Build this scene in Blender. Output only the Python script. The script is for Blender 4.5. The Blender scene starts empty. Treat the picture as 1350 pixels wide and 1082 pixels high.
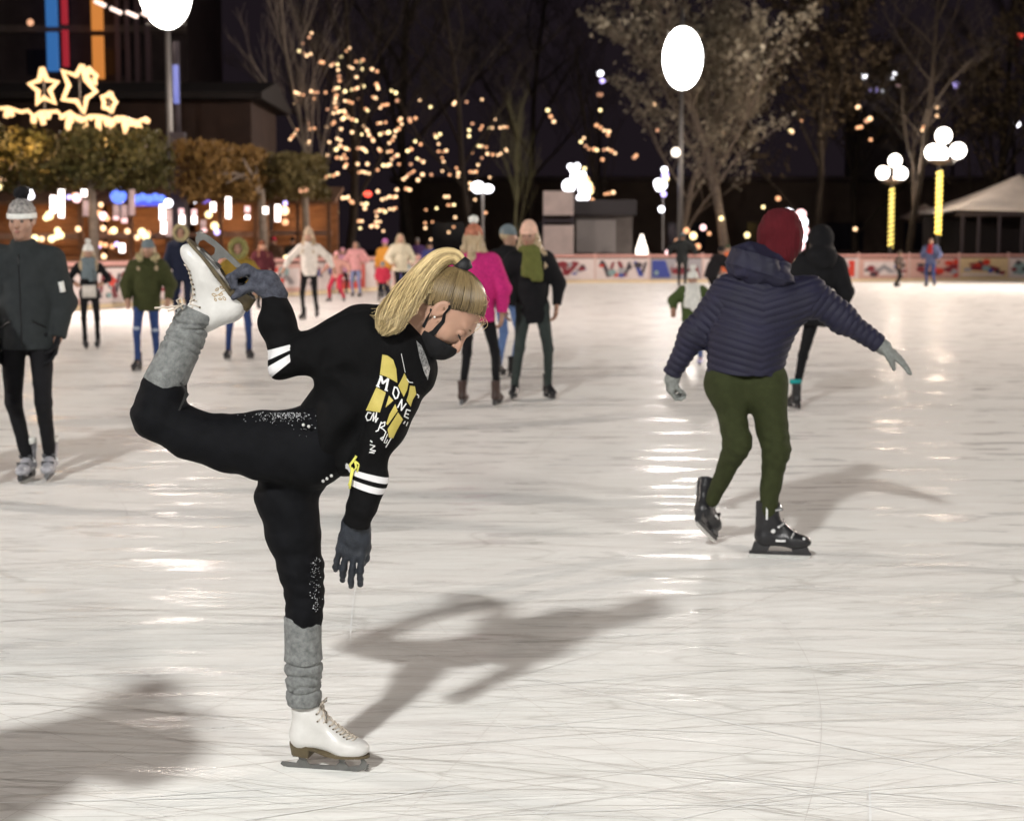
import bpy, bmesh, math, random, colorsys
import numpy as np
from mathutils import Vector, Matrix, Quaternion
from mathutils.bvhtree import BVHTree
R = math.radians; HAZE = 0
sc = bpy.context.scene
COL = sc.collection
random.seed(7)

# ------------------------------------------------------------------ camera
FPX, HC, PIT, HOR = 2062.0, 1.42, math.atan(219 / 2062.0), 322
cd = bpy.data.cameras.new('camera'); cam = bpy.data.objects.new('camera', cd); COL.objects.link(cam)
cam.location = (0, 0, HC); cam.rotation_euler = (math.pi / 2 - PIT, 0, 0)
cd.sensor_width = 36; cd.lens = FPX * 36 / 1350; cd.clip_end = 600
cd.dof.use_dof = True; cd.dof.focus_distance = 4.35; cd.dof.aperture_fstop = 4.4; cd.dof.aperture_blades = 0
sc.camera = cam
# ------------------------------------------------------------------ night sky
w = bpy.data.worlds.new('World'); sc.world = w; w.use_nodes = True
wn = w.node_tree; bg = wn.nodes['Background']
sky = wn.nodes.new('ShaderNodeTexSky'); sky.sky_type = 'NISHITA'; sky.sun_disc = False
sky.sun_elevation = R(-12); sky.sun_rotation = R(200)
mx = wn.nodes.new('ShaderNodeMix'); mx.data_type = 'RGBA'; mx.blend_type = 'ADD'; mx.inputs[0].default_value = 1
wn.links.new(sky.outputs[0], mx.inputs[6]); mx.inputs[7].default_value = (.085, .060, .08, 1)   # town glow on the night sky
wn.links.new(mx.outputs[2], bg.inputs[0]); bg.inputs[1].default_value = .075
# ------------------------------------------------------------------ view
sc.view_settings.view_transform = 'Standard'; sc.view_settings.look = 'None'
sc.view_settings.exposure = .80; sc.view_settings.gamma = 1; sc.view_settings.use_curve_mapping = False
sc.render.engine = 'CYCLES'
cy = sc.cycles
cy.use_denoising = True; cy.max_bounces = 6; cy.diffuse_bounces = 3; cy.glossy_bounces = 3
cy.sample_clamp_indirect = 4; cy.sample_clamp_direct = 0; cy.caustics_reflective = False; cy.caustics_refractive = False
cy.light_sampling_threshold = .002

def P(px, py, Y):
    x = (px - 675) / FPX; u = (541 - py) / FPX
    d = Vector((x, math.cos(PIT) + u * math.sin(PIT), -math.sin(PIT) + u * math.cos(PIT)))
    d = d * (Y / d.y); return Vector((d.x, Y, HC + d.z))
def G(px, py):
    x = (px - 675) / FPX; u = (541 - py) / FPX
    dy = math.cos(PIT) + u * math.sin(PIT); dz = -math.sin(PIT) + u * math.cos(PIT)
    t = -HC / dz; return Vector((x * t, dy * t, 0))
# ------------------------------------------------------------------ floodlights of the rink: (position, watts, colour)
FLOODS = [
    ((-4.5, -8.6, 9.4), 14000, (1.0, .99, .955)),
    ((9.5, -9.5, 9.5), 4200, (1.0, .96, .88)),
    ((P(217, -16, 48)[0], 48, P(217, -16, 48)[2]), 500, (1.0, .78, .68)),
    ((P(900, 78, 65)[0], 65, P(900, 78, 65)[2]), 2000, (1.0, .90, .82)),
    ((26.5, 24, 9.5), 21000, (1.0, .86, .76)),
    ((-20.5, 13, 9.0), 9500, (1.0, .86, .76)),
    ((26.5, 52, 9.5), 25000, (1.0, .84, .74)),
    ((-14.5, 31, 9.0), 13000, (1.0, .82, .74)),
]
def lamp(name, loc, power, col, radius=.45, parent=None, aim=None):
    l = bpy.data.lights.new(name, 'SPOT' if aim is not None else 'POINT'); l.energy = power; l.color = col; l.shadow_soft_size = radius
    o = bpy.data.objects.new(name, l); COL.objects.link(o)
    if aim is not None: l.spot_size = R(128); l.spot_blend = .8; o.rotation_euler = (Vector(aim) - Vector(loc)).to_track_quat('-Z', 'Y').to_euler()
    if parent: o.parent = parent; o.location = Vector(loc) - parent.location
    else: o.location = loc
    return o

# ------------------------------------------------------------------ materials
MATS = {}
def mat(key, col, rough=.8, var=.12, vs=18, bump=.0, bs=160, spec=.35, metal=0, emit=0, sheen=0, coat=0, stretch=(1, 1, 1), col2=None, sss=0):
    if key in MATS: return MATS[key]
    m = bpy.data.materials.new(key); m.use_nodes = True; t = m.node_tree; n = t.nodes; L = t.links
    b = n['Principled BSDF']; b.inputs['Roughness'].default_value = rough; b.inputs['Metallic'].default_value = metal
    b.inputs['Specular IOR Level'].default_value = spec
    if sheen: b.inputs['Sheen Weight'].default_value = sheen; b.inputs['Sheen Roughness'].default_value = .5; b.inputs['Sheen Tint'].default_value = (*col, 1)
    if coat: b.inputs['Coat Weight'].default_value = coat; b.inputs['Coat Roughness'].default_value = .15
    if sss: b.inputs['Subsurface Weight'].default_value = sss; b.inputs['Subsurface Radius'].default_value = (.01, .004, .002); b.inputs['Subsurface Scale'].default_value = .6
    tc = n.new('ShaderNodeTexCoord'); mp = n.new('ShaderNodeMapping'); mp.inputs['Scale'].default_value = stretch
    L.new(tc.outputs['Object'], mp.inputs[0])
    ns = n.new('ShaderNodeTexNoise'); ns.inputs['Scale'].default_value = vs; ns.inputs['Detail'].default_value = 5; ns.inputs['Roughness'].default_value = .62
    L.new(mp.outputs[0], ns.inputs[0])
    cr = n.new('ShaderNodeValToRGB'); e = cr.color_ramp.elements
    c2 = col2 or tuple(min(1, c * (1 + var)) for c in col)
    c1 = col if col2 else tuple(c * (1 - var) for c in col)
    e[0].position = .3; e[1].position = .7; e[0].color = (*c1, 1); e[1].color = (*c2, 1)
    L.new(ns.outputs[0], cr.inputs[0]); L.new(cr.outputs[0], b.inputs['Base Color'])
    if bump:
        nb = n.new('ShaderNodeTexNoise'); nb.inputs['Scale'].default_value = bs; nb.inputs['Detail'].default_value = 3
        L.new(mp.outputs[0], nb.inputs[0])
        bp = n.new('ShaderNodeBump'); bp.inputs['Strength'].default_value = bump; bp.inputs['Distance'].default_value = .004
        L.new(nb.outputs[0], bp.inputs['Height']); L.new(bp.outputs[0], b.inputs['Normal'])
    if emit:
        b.inputs['Emission Color'].default_value = (*col, 1); b.inputs['Emission Strength'].default_value = emit
    MATS[key] = m; return m
def glow(key, col, s):
    if key in MATS: return MATS[key]
    m = bpy.data.materials.new(key); m.use_nodes = True; b = m.node_tree.nodes['Principled BSDF']
    b.inputs['Base Color'].default_value = (*[c * .6 for c in col], 1); b.inputs['Roughness'].default_value = .3
    b.inputs['Emission Color'].default_value = (*col, 1); b.inputs['Emission Strength'].default_value = s
    MATS[key] = m; return m
def cloth(key, col, var=.15, bump=.35, bs=420, rough=.9, sheen=.15, **k):
    return mat(key, col, rough=rough, var=var, bump=bump, bs=bs, spec=.2, sheen=sheen, **k)

# ------------------------------------------------------------------ objects
def tag(o, label=None, cat=None, group=None, kind=None):
    if label: o['label'] = label
    if cat: o['category'] = cat
    if group: o['group'] = group
    if kind: o['kind'] = kind
    return o
def thing(name, label, cat, loc=(0, 0, 0), rz=0, group=None):
    o = bpy.data.objects.new(name, None); COL.objects.link(o); o.empty_display_size = .1
    o.location = loc; o.rotation_euler = (0, 0, rz); return tag(o, label, cat, group)
def link(name, me, m=None, parent=None):
    o = bpy.data.objects.new(name, me); COL.objects.link(o)
    if m is not None:
        me.materials.clear()
        for q in (m if isinstance(m, (list, tuple)) else [m]): me.materials.append(q)
    if parent: o.parent = parent
    return o
def meshnp(name, V, F, smooth=True, attrs=None):
    V = np.asarray(V, np.float32).reshape(-1, 3); me = bpy.data.meshes.new(name)
    if len(F) == 0: return me
    F = np.asarray(F, np.int32); k = F.shape[1]
    me.vertices.add(len(V)); me.vertices.foreach_set('co', V.ravel())
    me.loops.add(F.size); me.loops.foreach_set('vertex_index', F.ravel())
    me.polygons.add(len(F)); me.polygons.foreach_set('loop_start', np.arange(0, F.size, k, dtype=np.int32))
    me.polygons.foreach_set('use_smooth', np.full(len(F), smooth))
    me.update(calc_edges=True)
    for nm, a in (attrs or {}).items():
        at = me.attributes.new(nm, 'FLOAT', 'POINT'); at.data.foreach_set('value', np.asarray(a, np.float32))
    return me
class MB:
    """collects simple solids into one mesh"""
    def __init__(s): s.v = []; s.f = []
    def add(s, vs, fs):
        o = len(s.v); s.v += [tuple(v) for v in vs]; s.f += [tuple(i + o for i in f) for f in fs]; return s
    def box(s, c, d, M=None):
        x, y, z = (q / 2 for q in d); c = Vector(c); M = M or Matrix.Identity(3)
        vs = [c + M @ Vector((a * x, b * y, e * z)) for a in (-1, 1) for b in (-1, 1) for e in (-1, 1)]
        return s.add(vs, [(0, 1, 3, 2), (4, 6, 7, 5), (0, 4, 5, 1), (2, 3, 7, 6), (0, 2, 6, 4), (1, 5, 7, 3)])
    def tube(s, pts, r, n=8, cap=True):
        pts = [Vector(p) for p in pts]; N = len(pts); rr = r if isinstance(r, (list, tuple)) else [r] * N
        vs = []; up = Vector((.13, .21, .97)).normalized()
        for i, p in enumerate(pts):
            d = (pts[min(i + 1, N - 1)] - pts[max(i - 1, 0)]).normalized()
            a = d.cross(up)
            if a.length < .05: a = d.cross(Vector((1, 0, 0)))
            a.normalize(); b = d.cross(a); up = a.cross(d)
            for k in range(n):
                t = 2 * math.pi * k / n; vs.append(p + (a * math.cos(t) + b * math.sin(t)) * rr[i])
        fs = [(i * n + k, i * n + (k + 1) % n, (i + 1) * n + (k + 1) % n, (i + 1) * n + k) for i in range(N - 1) for k in range(n)]
        if cap: fs += [tuple(range(n))[::-1], tuple((N - 1) * n + k for k in range(n))]
        return s.add(vs, fs)
    def extr(s, poly, th, M=None, off=(0, 0, 0)):
        """profile in the local XZ plane, thickness th along Y"""
        M = M or Matrix.Identity(3); off = Vector(off); n = len(poly); vs = []
        for y in (-th / 2, th / 2): vs += [off + M @ Vector((a, y, b)) for a, b in poly]
        fs = [tuple(range(n)), tuple(range(n, 2 * n))[::-1]] + [(i, i + n, (i + 1) % n + n, (i + 1) % n) for i in range(n)]
        return s.add(vs, fs)
    def ball(s, c, r, n=10, m=7, sz=1):
        vs = [Vector(c) + Vector((0, 0, r * sz))]
        for j in range(1, m):
            a = math.pi * j / m
            vs += [Vector(c) + Vector((r * math.sin(a) * math.cos(2 * math.pi * k / n), r * math.sin(a) * math.sin(2 * math.pi * k / n), r * math.cos(a) * sz)) for k in range(n)]
        vs.append(Vector(c) - Vector((0, 0, r * sz))); e = len(vs) - 1
        fs = [(0, 1 + k, 1 + (k + 1) % n) for k in range(n)]
        for j in range(m - 2):
            fs += [(1 + j * n + k, 1 + (j + 1) * n + k, 1 + (j + 1) * n + (k + 1) % n, 1 + j * n + (k + 1) % n) for k in range(n)]
        fs += [(e, 1 + (m - 2) * n + (k + 1) % n, 1 + (m - 2) * n + k) for k in range(n)]
        return s.add(vs, fs)
    def mesh(s, name, smooth=False, bevel=0):
        me = bpy.data.meshes.new(name); me.from_pydata(s.v, [], s.f)
        bm = bmesh.new(); bm.from_mesh(me); bmesh.ops.recalc_face_normals(bm, faces=bm.faces)
        if bevel: bmesh.ops.bevel(bm, geom=[e for e in bm.edges if e.calc_face_angle(0) > .6], offset=bevel, segments=2, affect='EDGES', profile=.6)
        bm.to_mesh(me); bm.free()
        if smooth:
            for p in me.polygons: p.use_smooth = True
        return me
    def build(s, name, m, parent=None, smooth=False, bevel=0): return link(name, s.mesh(name, smooth, bevel), m, parent)

# ------------------------------------------------------------------ numpy noise and implicit surfaces
_rt = np.random.RandomState(3).rand(4096).astype(np.float32)
def vnoise(p, f, seed=0):
    q = p * f + seed * 17.3 + 100; i = np.floor(q).astype(np.int64); t = (q - i).astype(np.float32); t = t * t * (3 - 2 * t)
    def h(a, b, c): return _rt[(a * 73856093 ^ b * 19349663 ^ c * 83492791) & 4095]
    x, y, z = i[:, 0], i[:, 1], i[:, 2]; r = 0
    for a in (0, 1):
        for b in (0, 1):
            for c in (0, 1):
                r = r + h(x + a, y + b, z + c) * (t[:, 0] if a else 1 - t[:, 0]) * (t[:, 1] if b else 1 - t[:, 1]) * (t[:, 2] if c else 1 - t[:, 2])
    return r - .5
def V3(v): return np.array(tuple(v), np.float32)
def ell(c, r, M=None, k=.02, neg=False):
    r = (r, r, r) if not hasattr(r, '__len__') else r
    return dict(t='e', c=V3(c), r=V3(r), M=np.array(M if M is not None else Matrix.Identity(3), np.float32), k=k, neg=neg)
def seg(a, b, r0, r1=None, u=None, flat=(0, 0), k=.02, neg=False):
    """rounded elliptic cone; r = radius or (radius along u, radius across)"""
    r1 = r0 if r1 is None else r1
    r0 = r0 if hasattr(r0, '__len__') else (r0, r0); r1 = r1 if hasattr(r1, '__len__') else (r1, r1)
    a = Vector(a); b = Vector(b); d = (b - a).normalized(); u = Vector(u or (1, 0, 0)); u = u - d * u.dot(d)
    if u.length < 1e-3: u = Vector((0, 1, 0)) - d * d.y
    u.normalize(); wv = d.cross(u)
    return dict(t='s', a=V3(a), b=V3(b), r0=r0, r1=r1, u=V3(u), w=V3(wv), flat=flat, k=k, neg=neg)
def chain(pts, u=None, k=.02, flat=(0, 0)):
    out = []
    for i in range(len(pts) - 1):
        out.append(seg(pts[i][0], pts[i + 1][0], pts[i][1], pts[i + 1][1], u, (flat[0] if i == 0 else 0, flat[1] if i == len(pts) - 2 else 0), k))
    return out
def evalp(p, X, Y, Z):
    if p['t'] == 'e':
        x, y, z = X - p['c'][0], Y - p['c'][1], Z - p['c'][2]; M = p['M']; r = p['r']
        a = (x * M[0, 0] + y * M[1, 0] + z * M[2, 0]); b = (x * M[0, 1] + y * M[1, 1] + z * M[2, 1]); c = (x * M[0, 2] + y * M[1, 2] + z * M[2, 2])
        k0 = np.sqrt((a / r[0]) ** 2 + (b / r[1]) ** 2 + (c / r[2]) ** 2)
        k1 = np.sqrt((a / r[0] ** 2) ** 2 + (b / r[1] ** 2) ** 2 + (c / r[2] ** 2) ** 2) + 1e-6
        return k0 * (k0 - 1) / k1
    a, b = p['a'], p['b']; d = b - a; L = float(np.sqrt((d * d).sum())) + 1e-9; d = d / L
    x, y, z = X - a[0], Y - a[1], Z - a[2]
    s = x * d[0] + y * d[1] + z * d[2]; t = np.clip(s / L, 0, 1); e = s - t * L
    vu = x * p['u'][0] + y * p['u'][1] + z * p['u'][2]; vw = x * p['w'][0] + y * p['w'][1] + z * p['w'][2]
    ru = p['r0'][0] + (p['r1'][0] - p['r0'][0]) * t; rw = p['r0'][1] + (p['r1'][1] - p['r0'][1]) * t; rm = np.minimum(ru, rw)
    k0 = np.sqrt((vu / ru) ** 2 + (vw / rw) ** 2 + (e / rm) ** 2); k1 = np.sqrt((vu / ru ** 2) ** 2 + (vw / rw ** 2) ** 2 + (e / rm ** 2) ** 2) + 1e-6
    q = k0 * (k0 - 1) / k1
    if p['flat'][0]: q = np.maximum(q, -s)
    if p['flat'][1]: q = np.maximum(q, s - L)
    return q
def bounds(p):
    if p['t'] == 'e': r = p['r'].max(); return p['c'] - r, p['c'] + r
    r = max(*p['r0'], *p['r1']); return np.minimum(p['a'], p['b']) - r, np.maximum(p['a'], p['b']) + r
def iso(prims, h, disp=None, pad=.012, cut=None):
    B = [bounds(p) for p in prims if not p['neg']]
    lo = np.min([b[0] for b in B], 0) - pad - 3 * h; hi = np.max([b[1] for b in B], 0) + pad + 3 * h
    n = np.ceil((hi - lo) / h).astype(int) + 1
    F = np.full(n, .2, np.float32); ax = [(lo[i] + h * np.arange(n[i])).astype(np.float32) for i in range(3)]
    for p in prims:
        a, b = bounds(p); m = p['k'] * 1.2 + 3 * h + pad
        i0 = np.maximum(np.floor((a - m - lo) / h).astype(int), 0); i1 = np.minimum(np.ceil((b + m - lo) / h).astype(int) + 1, n)
        if (i1 <= i0).any(): continue
        S = tuple(slice(i0[i], i1[i]) for i in range(3))
        d = evalp(p, ax[0][S[0], None, None], ax[1][None, S[1], None], ax[2][None, None, S[2]]); f = F[S]; k = p['k']
        if p['neg']:
            d = -d; hh = np.maximum(k - np.abs(f - d), 0) / k; F[S] = np.maximum(f, d) + hh * hh * k * .25
        else:
            hh = np.maximum(k - np.abs(f - d), 0) / k; F[S] = np.minimum(f, d) - hh * hh * k * .25
    if disp or cut:
        I = np.nonzero(np.abs(F) < .035 + 2 * h)
        pts = np.stack([ax[i][I[i]] for i in range(3)], 1)
        if disp: F[I] += np.asarray(disp(pts), np.float32)
    if cut:
        X, Y, Z = ax[0][:, None, None], ax[1][None, :, None], ax[2][None, None, :]
        for (c, nn) in cut:
            F = np.maximum(F, ((X - c[0]) * nn[0] + (Y - c[1]) * nn[1] + (Z - c[2]) * nn[2]).astype(np.float32))
    S = F < 0; C = np.zeros(n - 1, np.uint8)
    for a in (0, 1):
        for b in (0, 1):
            for c in (0, 1): C += S[a:n[0] - 1 + a, b:n[1] - 1 + b, c:n[2] - 1 + c]
    A = np.argwhere((C > 0) & (C < 8)); ids = np.full(C.shape, -1, np.int32); ids[tuple(A.T)] = np.arange(len(A))
    pos = np.zeros((len(A), 3), np.float32); cnt = np.zeros(len(A), np.float32)
    for axs in range(3):
        o = [q for q in range(3) if q != axs]
        for a in (0, 1):
            for b in (0, 1):
                o0 = np.zeros(3, int); o0[o[0]] = a; o0[o[1]] = b; o1 = o0.copy(); o1[axs] = 1
                f0 = F[tuple((A + o0).T)]; f1 = F[tuple((A + o1).T)]; cr = (f0 < 0) != (f1 < 0)
                t = np.where(cr, f0 / (f0 - f1 + 1e-12), 0); pt = o0 + t[:, None] * (o1 - o0)
                pos += np.where(cr[:, None], pt, 0); cnt += cr
    V = lo + (A + pos / cnt[:, None]) * h; Q = []
    for axs in range(3):
        o = [q for q in range(3) if q != axs]
        s0 = [slice(0, n[i]) for i in range(3)]; s1 = list(s0); s0[axs] = slice(0, n[axs] - 1); s1[axs] = slice(1, n[axs])
        for q in o: s0[q] = slice(1, n[q] - 1); s1[q] = slice(1, n[q] - 1)
        a, b = S[tuple(s0)], S[tuple(s1)]; E = np.argwhere(a != b); fl = a[tuple(E.T)]; E = E.copy()
        for q in o: E[:, q] += 1
        d1 = np.zeros(3, int); d1[o[0]] = 1; d2 = np.zeros(3, int); d2[o[1]] = 1
        q4 = np.stack([ids[tuple((E - d1 - d2).T)], ids[tuple((E - d2).T)], ids[tuple(E.T)], ids[tuple((E - d1).T)]], 1)
        if axs == 1: fl = ~fl
        q4[~fl] = q4[~fl][:, ::-1]; Q.append(q4)
    return V.astype(np.float32), np.concatenate(Q)
def blob(name, prims, h, m, parent=None, disp=None, attrs=None, cut=None, off=None, pad=.012):
    V, Q = iso(prims, h, disp, pad, cut)
    at = {k: f(V) for k, f in (attrs or {}).items()}
    if off is not None: V = V - V3(off)
    return link(name, meshnp(name, V, Q, True, at), m, parent)
def wrinkle(amp, f=9, seed=0, st=(1, 1, 1)):
    st = np.array(st, np.float32)
    def g(p):
        q = p * st; a = vnoise(q, f, seed); b = vnoise(q, f * 2.3, seed + 1)
        return amp * (1.2 * (.5 - np.abs(a) * 3) * .5 + b * .8)
    return g
def fuzz(amp, f): return lambda p: amp * (vnoise(p, f, 1) + .7 * vnoise(p, f * 2.1, 2))
# ================================================================== THE SETTING
def ice_material():
    m = bpy.data.materials.new('ice'); m.use_nodes = True; t = m.node_tree; n = t.nodes; L = t.links; b = n['Principled BSDF']
    tc = n.new('ShaderNodeTexCoord')
    def noise(scale, st=(1, 1, 1), rot=0, det=4, dist=0, rough=.6):
        mp = n.new('ShaderNodeMapping'); mp.inputs['Scale'].default_value = st; mp.inputs['Rotation'].default_value = (0, 0, R(rot))
        L.new(tc.outputs['Object'], mp.inputs[0])
        s = n.new('ShaderNodeTexNoise'); s.inputs['Scale'].default_value = scale; s.inputs['Detail'].default_value = det
        s.inputs['Distortion'].default_value = dist; s.inputs['Roughness'].default_value = rough
        L.new(mp.outputs[0], s.inputs[0]); return s.outputs[0]
    def math2(op, a, bb=None, c=None):
        q = n.new('ShaderNodeMath'); q.operation = op
        for i, v in enumerate((a, bb, c)):
            if v is None: continue
            if isinstance(v, (int, float)): q.inputs[i].default_value = v
            else: L.new(v, q.inputs[i])
        return q.outputs[0]
    def ramp(x, a, bb, ca=(0, 0, 0, 1), cb=(1, 1, 1, 1)):
        q = n.new('ShaderNodeValToRGB'); q.color_ramp.elements[0].position = a; q.color_ramp.elements[1].position = bb
        q.color_ramp.elements[0].color = ca; q.color_ramp.elements[1].color = cb; L.new(x, q.inputs[0]); return q.outputs[0]
    def mixc(f, a, bb):
        q = n.new('ShaderNodeMix'); q.data_type = 'RGBA'
        if isinstance(f, (int, float)): q.inputs[0].default_value = f
        else: L.new(f, q.inputs[0])
        for i, v in ((6, a), (7, bb)):
            if isinstance(v, tuple): q.inputs[i].default_value = (*v, 1)
            else: L.new(v, q.inputs[i])
        return q.outputs[2]
    # long skate tracks: thin level lines of low, stretched noise in several directions
    def tracks(scale, st, rot, wdt):
        s = noise(scale, st, rot, det=.4, dist=.15); d = math2('ABSOLUTE', math2('SUBTRACT', s, .5)); return math2('SUBTRACT', 1, math2('SMOOTH_MIN', math2('DIVIDE', d, wdt), 1, .2))
    tr = [tracks(1.0, (.3, 2.8, 1), 6, .005), tracks(.6, (.3, 1.9, 1), -20, .0025), tracks(.5, (.3, 1.8, 1), 26, .0025), tracks(1.6, (.25, 3.6, 1), -8, .008), tracks(2.4, (.3, 3, 1), 4, .010)]
    cut = tr[0]
    for q in tr[1:]: cut = math2('MAXIMUM', cut, q)
    cut = math2('MULTIPLY', cut, ramp(noise(1.7, (1, 1, 1), 0, 4), .40, .56))
    snow = noise(5, (.5, 2.8, 1), 3, 8, .5, .7)          # scraped snow, drawn out along the skating direction
    fine = math2('MAXIMUM', noise(24, (.25, 2.2, 1), -9, 7, .3, .75), noise(20, (.3, 2.4, 1), 13, 7, .3, .75))
    patch = noise(.55, (1, 1, 1), 0, 4, .8)
    wet = noise(2.6, (.55, 2.6, 1), 4, 5, .4, .6)
    base = mixc(ramp(snow, .34, .66), (.80, .785, .755), (.90, .90, .875))
    base = mixc(math2('MULTIPLY', ramp(patch, .42, .62), .22), base, (.76, .80, .765))
    base = mixc(math2('MULTIPLY', ramp(fine, .60, .69), .42), base, (.46, .42, .36))
    base = mixc(math2('MULTIPLY', cut, .45), base, (.42, .40, .36))
    L.new(base, b.inputs['Base Color'])
    L.new(math2('ADD', math2('MULTIPLY', ramp(patch, .35, .65), .16), math2('MULTIPLY', ramp(snow, .3, .7), .22)), b.inputs['Roughness'])
    for x in (b.inputs['Roughness'],):
        L.new(math2('ADD', math2('MULTIPLY', ramp(wet, .545, .615, (1, 1, 1, 1), (0, 0, 0, 1)), .42), .09), x)
    b.inputs['IOR'].default_value = 1.31; b.inputs['Specular IOR Level'].default_value = .13
    hgt = math2('ADD', math2('MULTIPLY', noise(4.5, (.5, 2.4, 1), 2, 5, .2), .5), math2('ADD', math2('MULTIPLY', fine, .12), math2('MULTIPLY', cut, -.12)))
    bp = n.new('ShaderNodeBump'); bp.inputs['Strength'].default_value = .42; bp.inputs['Distance'].default_value = .02
    L.new(hgt, bp.inputs['Height']); L.new(bp.outputs[0], b.inputs['Normal'])
    return m
FA, FB, FC_ = Vector((-24.0, -6.0, 0)), Vector((-1.0, 57.4, 0)), Vector((25.5, 62.5, 0)); FD = Vector((25.5, -16, 0)); FE = Vector((-24, -16, 0))
g = MB(); g.add([(-300, -60, -.12), (300, -60, -.12), (300, 420, -.12), (-300, 420, -.12)], [(0, 1, 2, 3)])
tag(g.build('ground', mat('paving', (.05, .045, .042), .7, .3, 3, .3, 30)), kind='structure')
g = MB(); g.add([FE, FD, FC_, FB, FA], [(0, 1, 2, 3, 4)]); ICE = g.build('ice_rink', ice_material()); tag(ICE, kind='structure')

def skate_marks(name, n, m, seed, wmin, wmax, z0):
    rs = np.random.RandomState(seed); V = []; F = []; K = 22
    for i in range(n):
        Y = 2.6 + 15 * rs.rand() ** 1.7; X = (rs.rand() - .5) * (Y * .85 + 1.2); a = rs.randn() * (.26 if rs.rand() < .85 else .6); L = .5 + 4.2 * rs.rand() ** 1.8; c = rs.randn() * .16; w_ = wmin + (wmax - wmin) * rs.rand() ** 2; z = z0 + i * 2e-6
        s_ = np.linspace(-.5, .5, K) * L; th = a + c * s_ + .25 * c * s_ ** 2; x = X + np.cumsum(np.cos(th)) * L / K - L / 2 * math.cos(a); y = Y + np.cumsum(np.sin(th)) * L / K - L / 2 * math.sin(a)
        wd = w_ * np.clip(np.sin(np.linspace(.05, 3.09, K)) * 2.2, .12, 1) * (.55 + .45 * rs.rand(K)) / 2; nx, ny = -np.sin(th), np.cos(th)
        P_ = np.stack([np.stack([x + nx * wd, y + ny * wd, np.full(K, z)], 1), np.stack([x - nx * wd, y - ny * wd, np.full(K, z)], 1)], 1).reshape(-1, 3); o = len(V) * 2 * K; V.append(P_)
        F += [(o + 2 * k, o + 2 * k + 1, o + 2 * k + 3, o + 2 * k + 2) for k in range(K - 1)]
    tag(link(name, meshnp(name, np.concatenate(V), F, False), m, ICE), kind='stuff')
skate_marks('skate_cuts', 560, mat('ice_cut', (.60, .58, .55), .5, .2, 8, col2=(.80, .78, .75)), 3, .0022, .0085, .0012)
skate_marks('snow_shavings', 520, mat('ice_shaving', (.86, .87, .86), .7, .06, 20), 5, .0025, .009, .0034)
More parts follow.
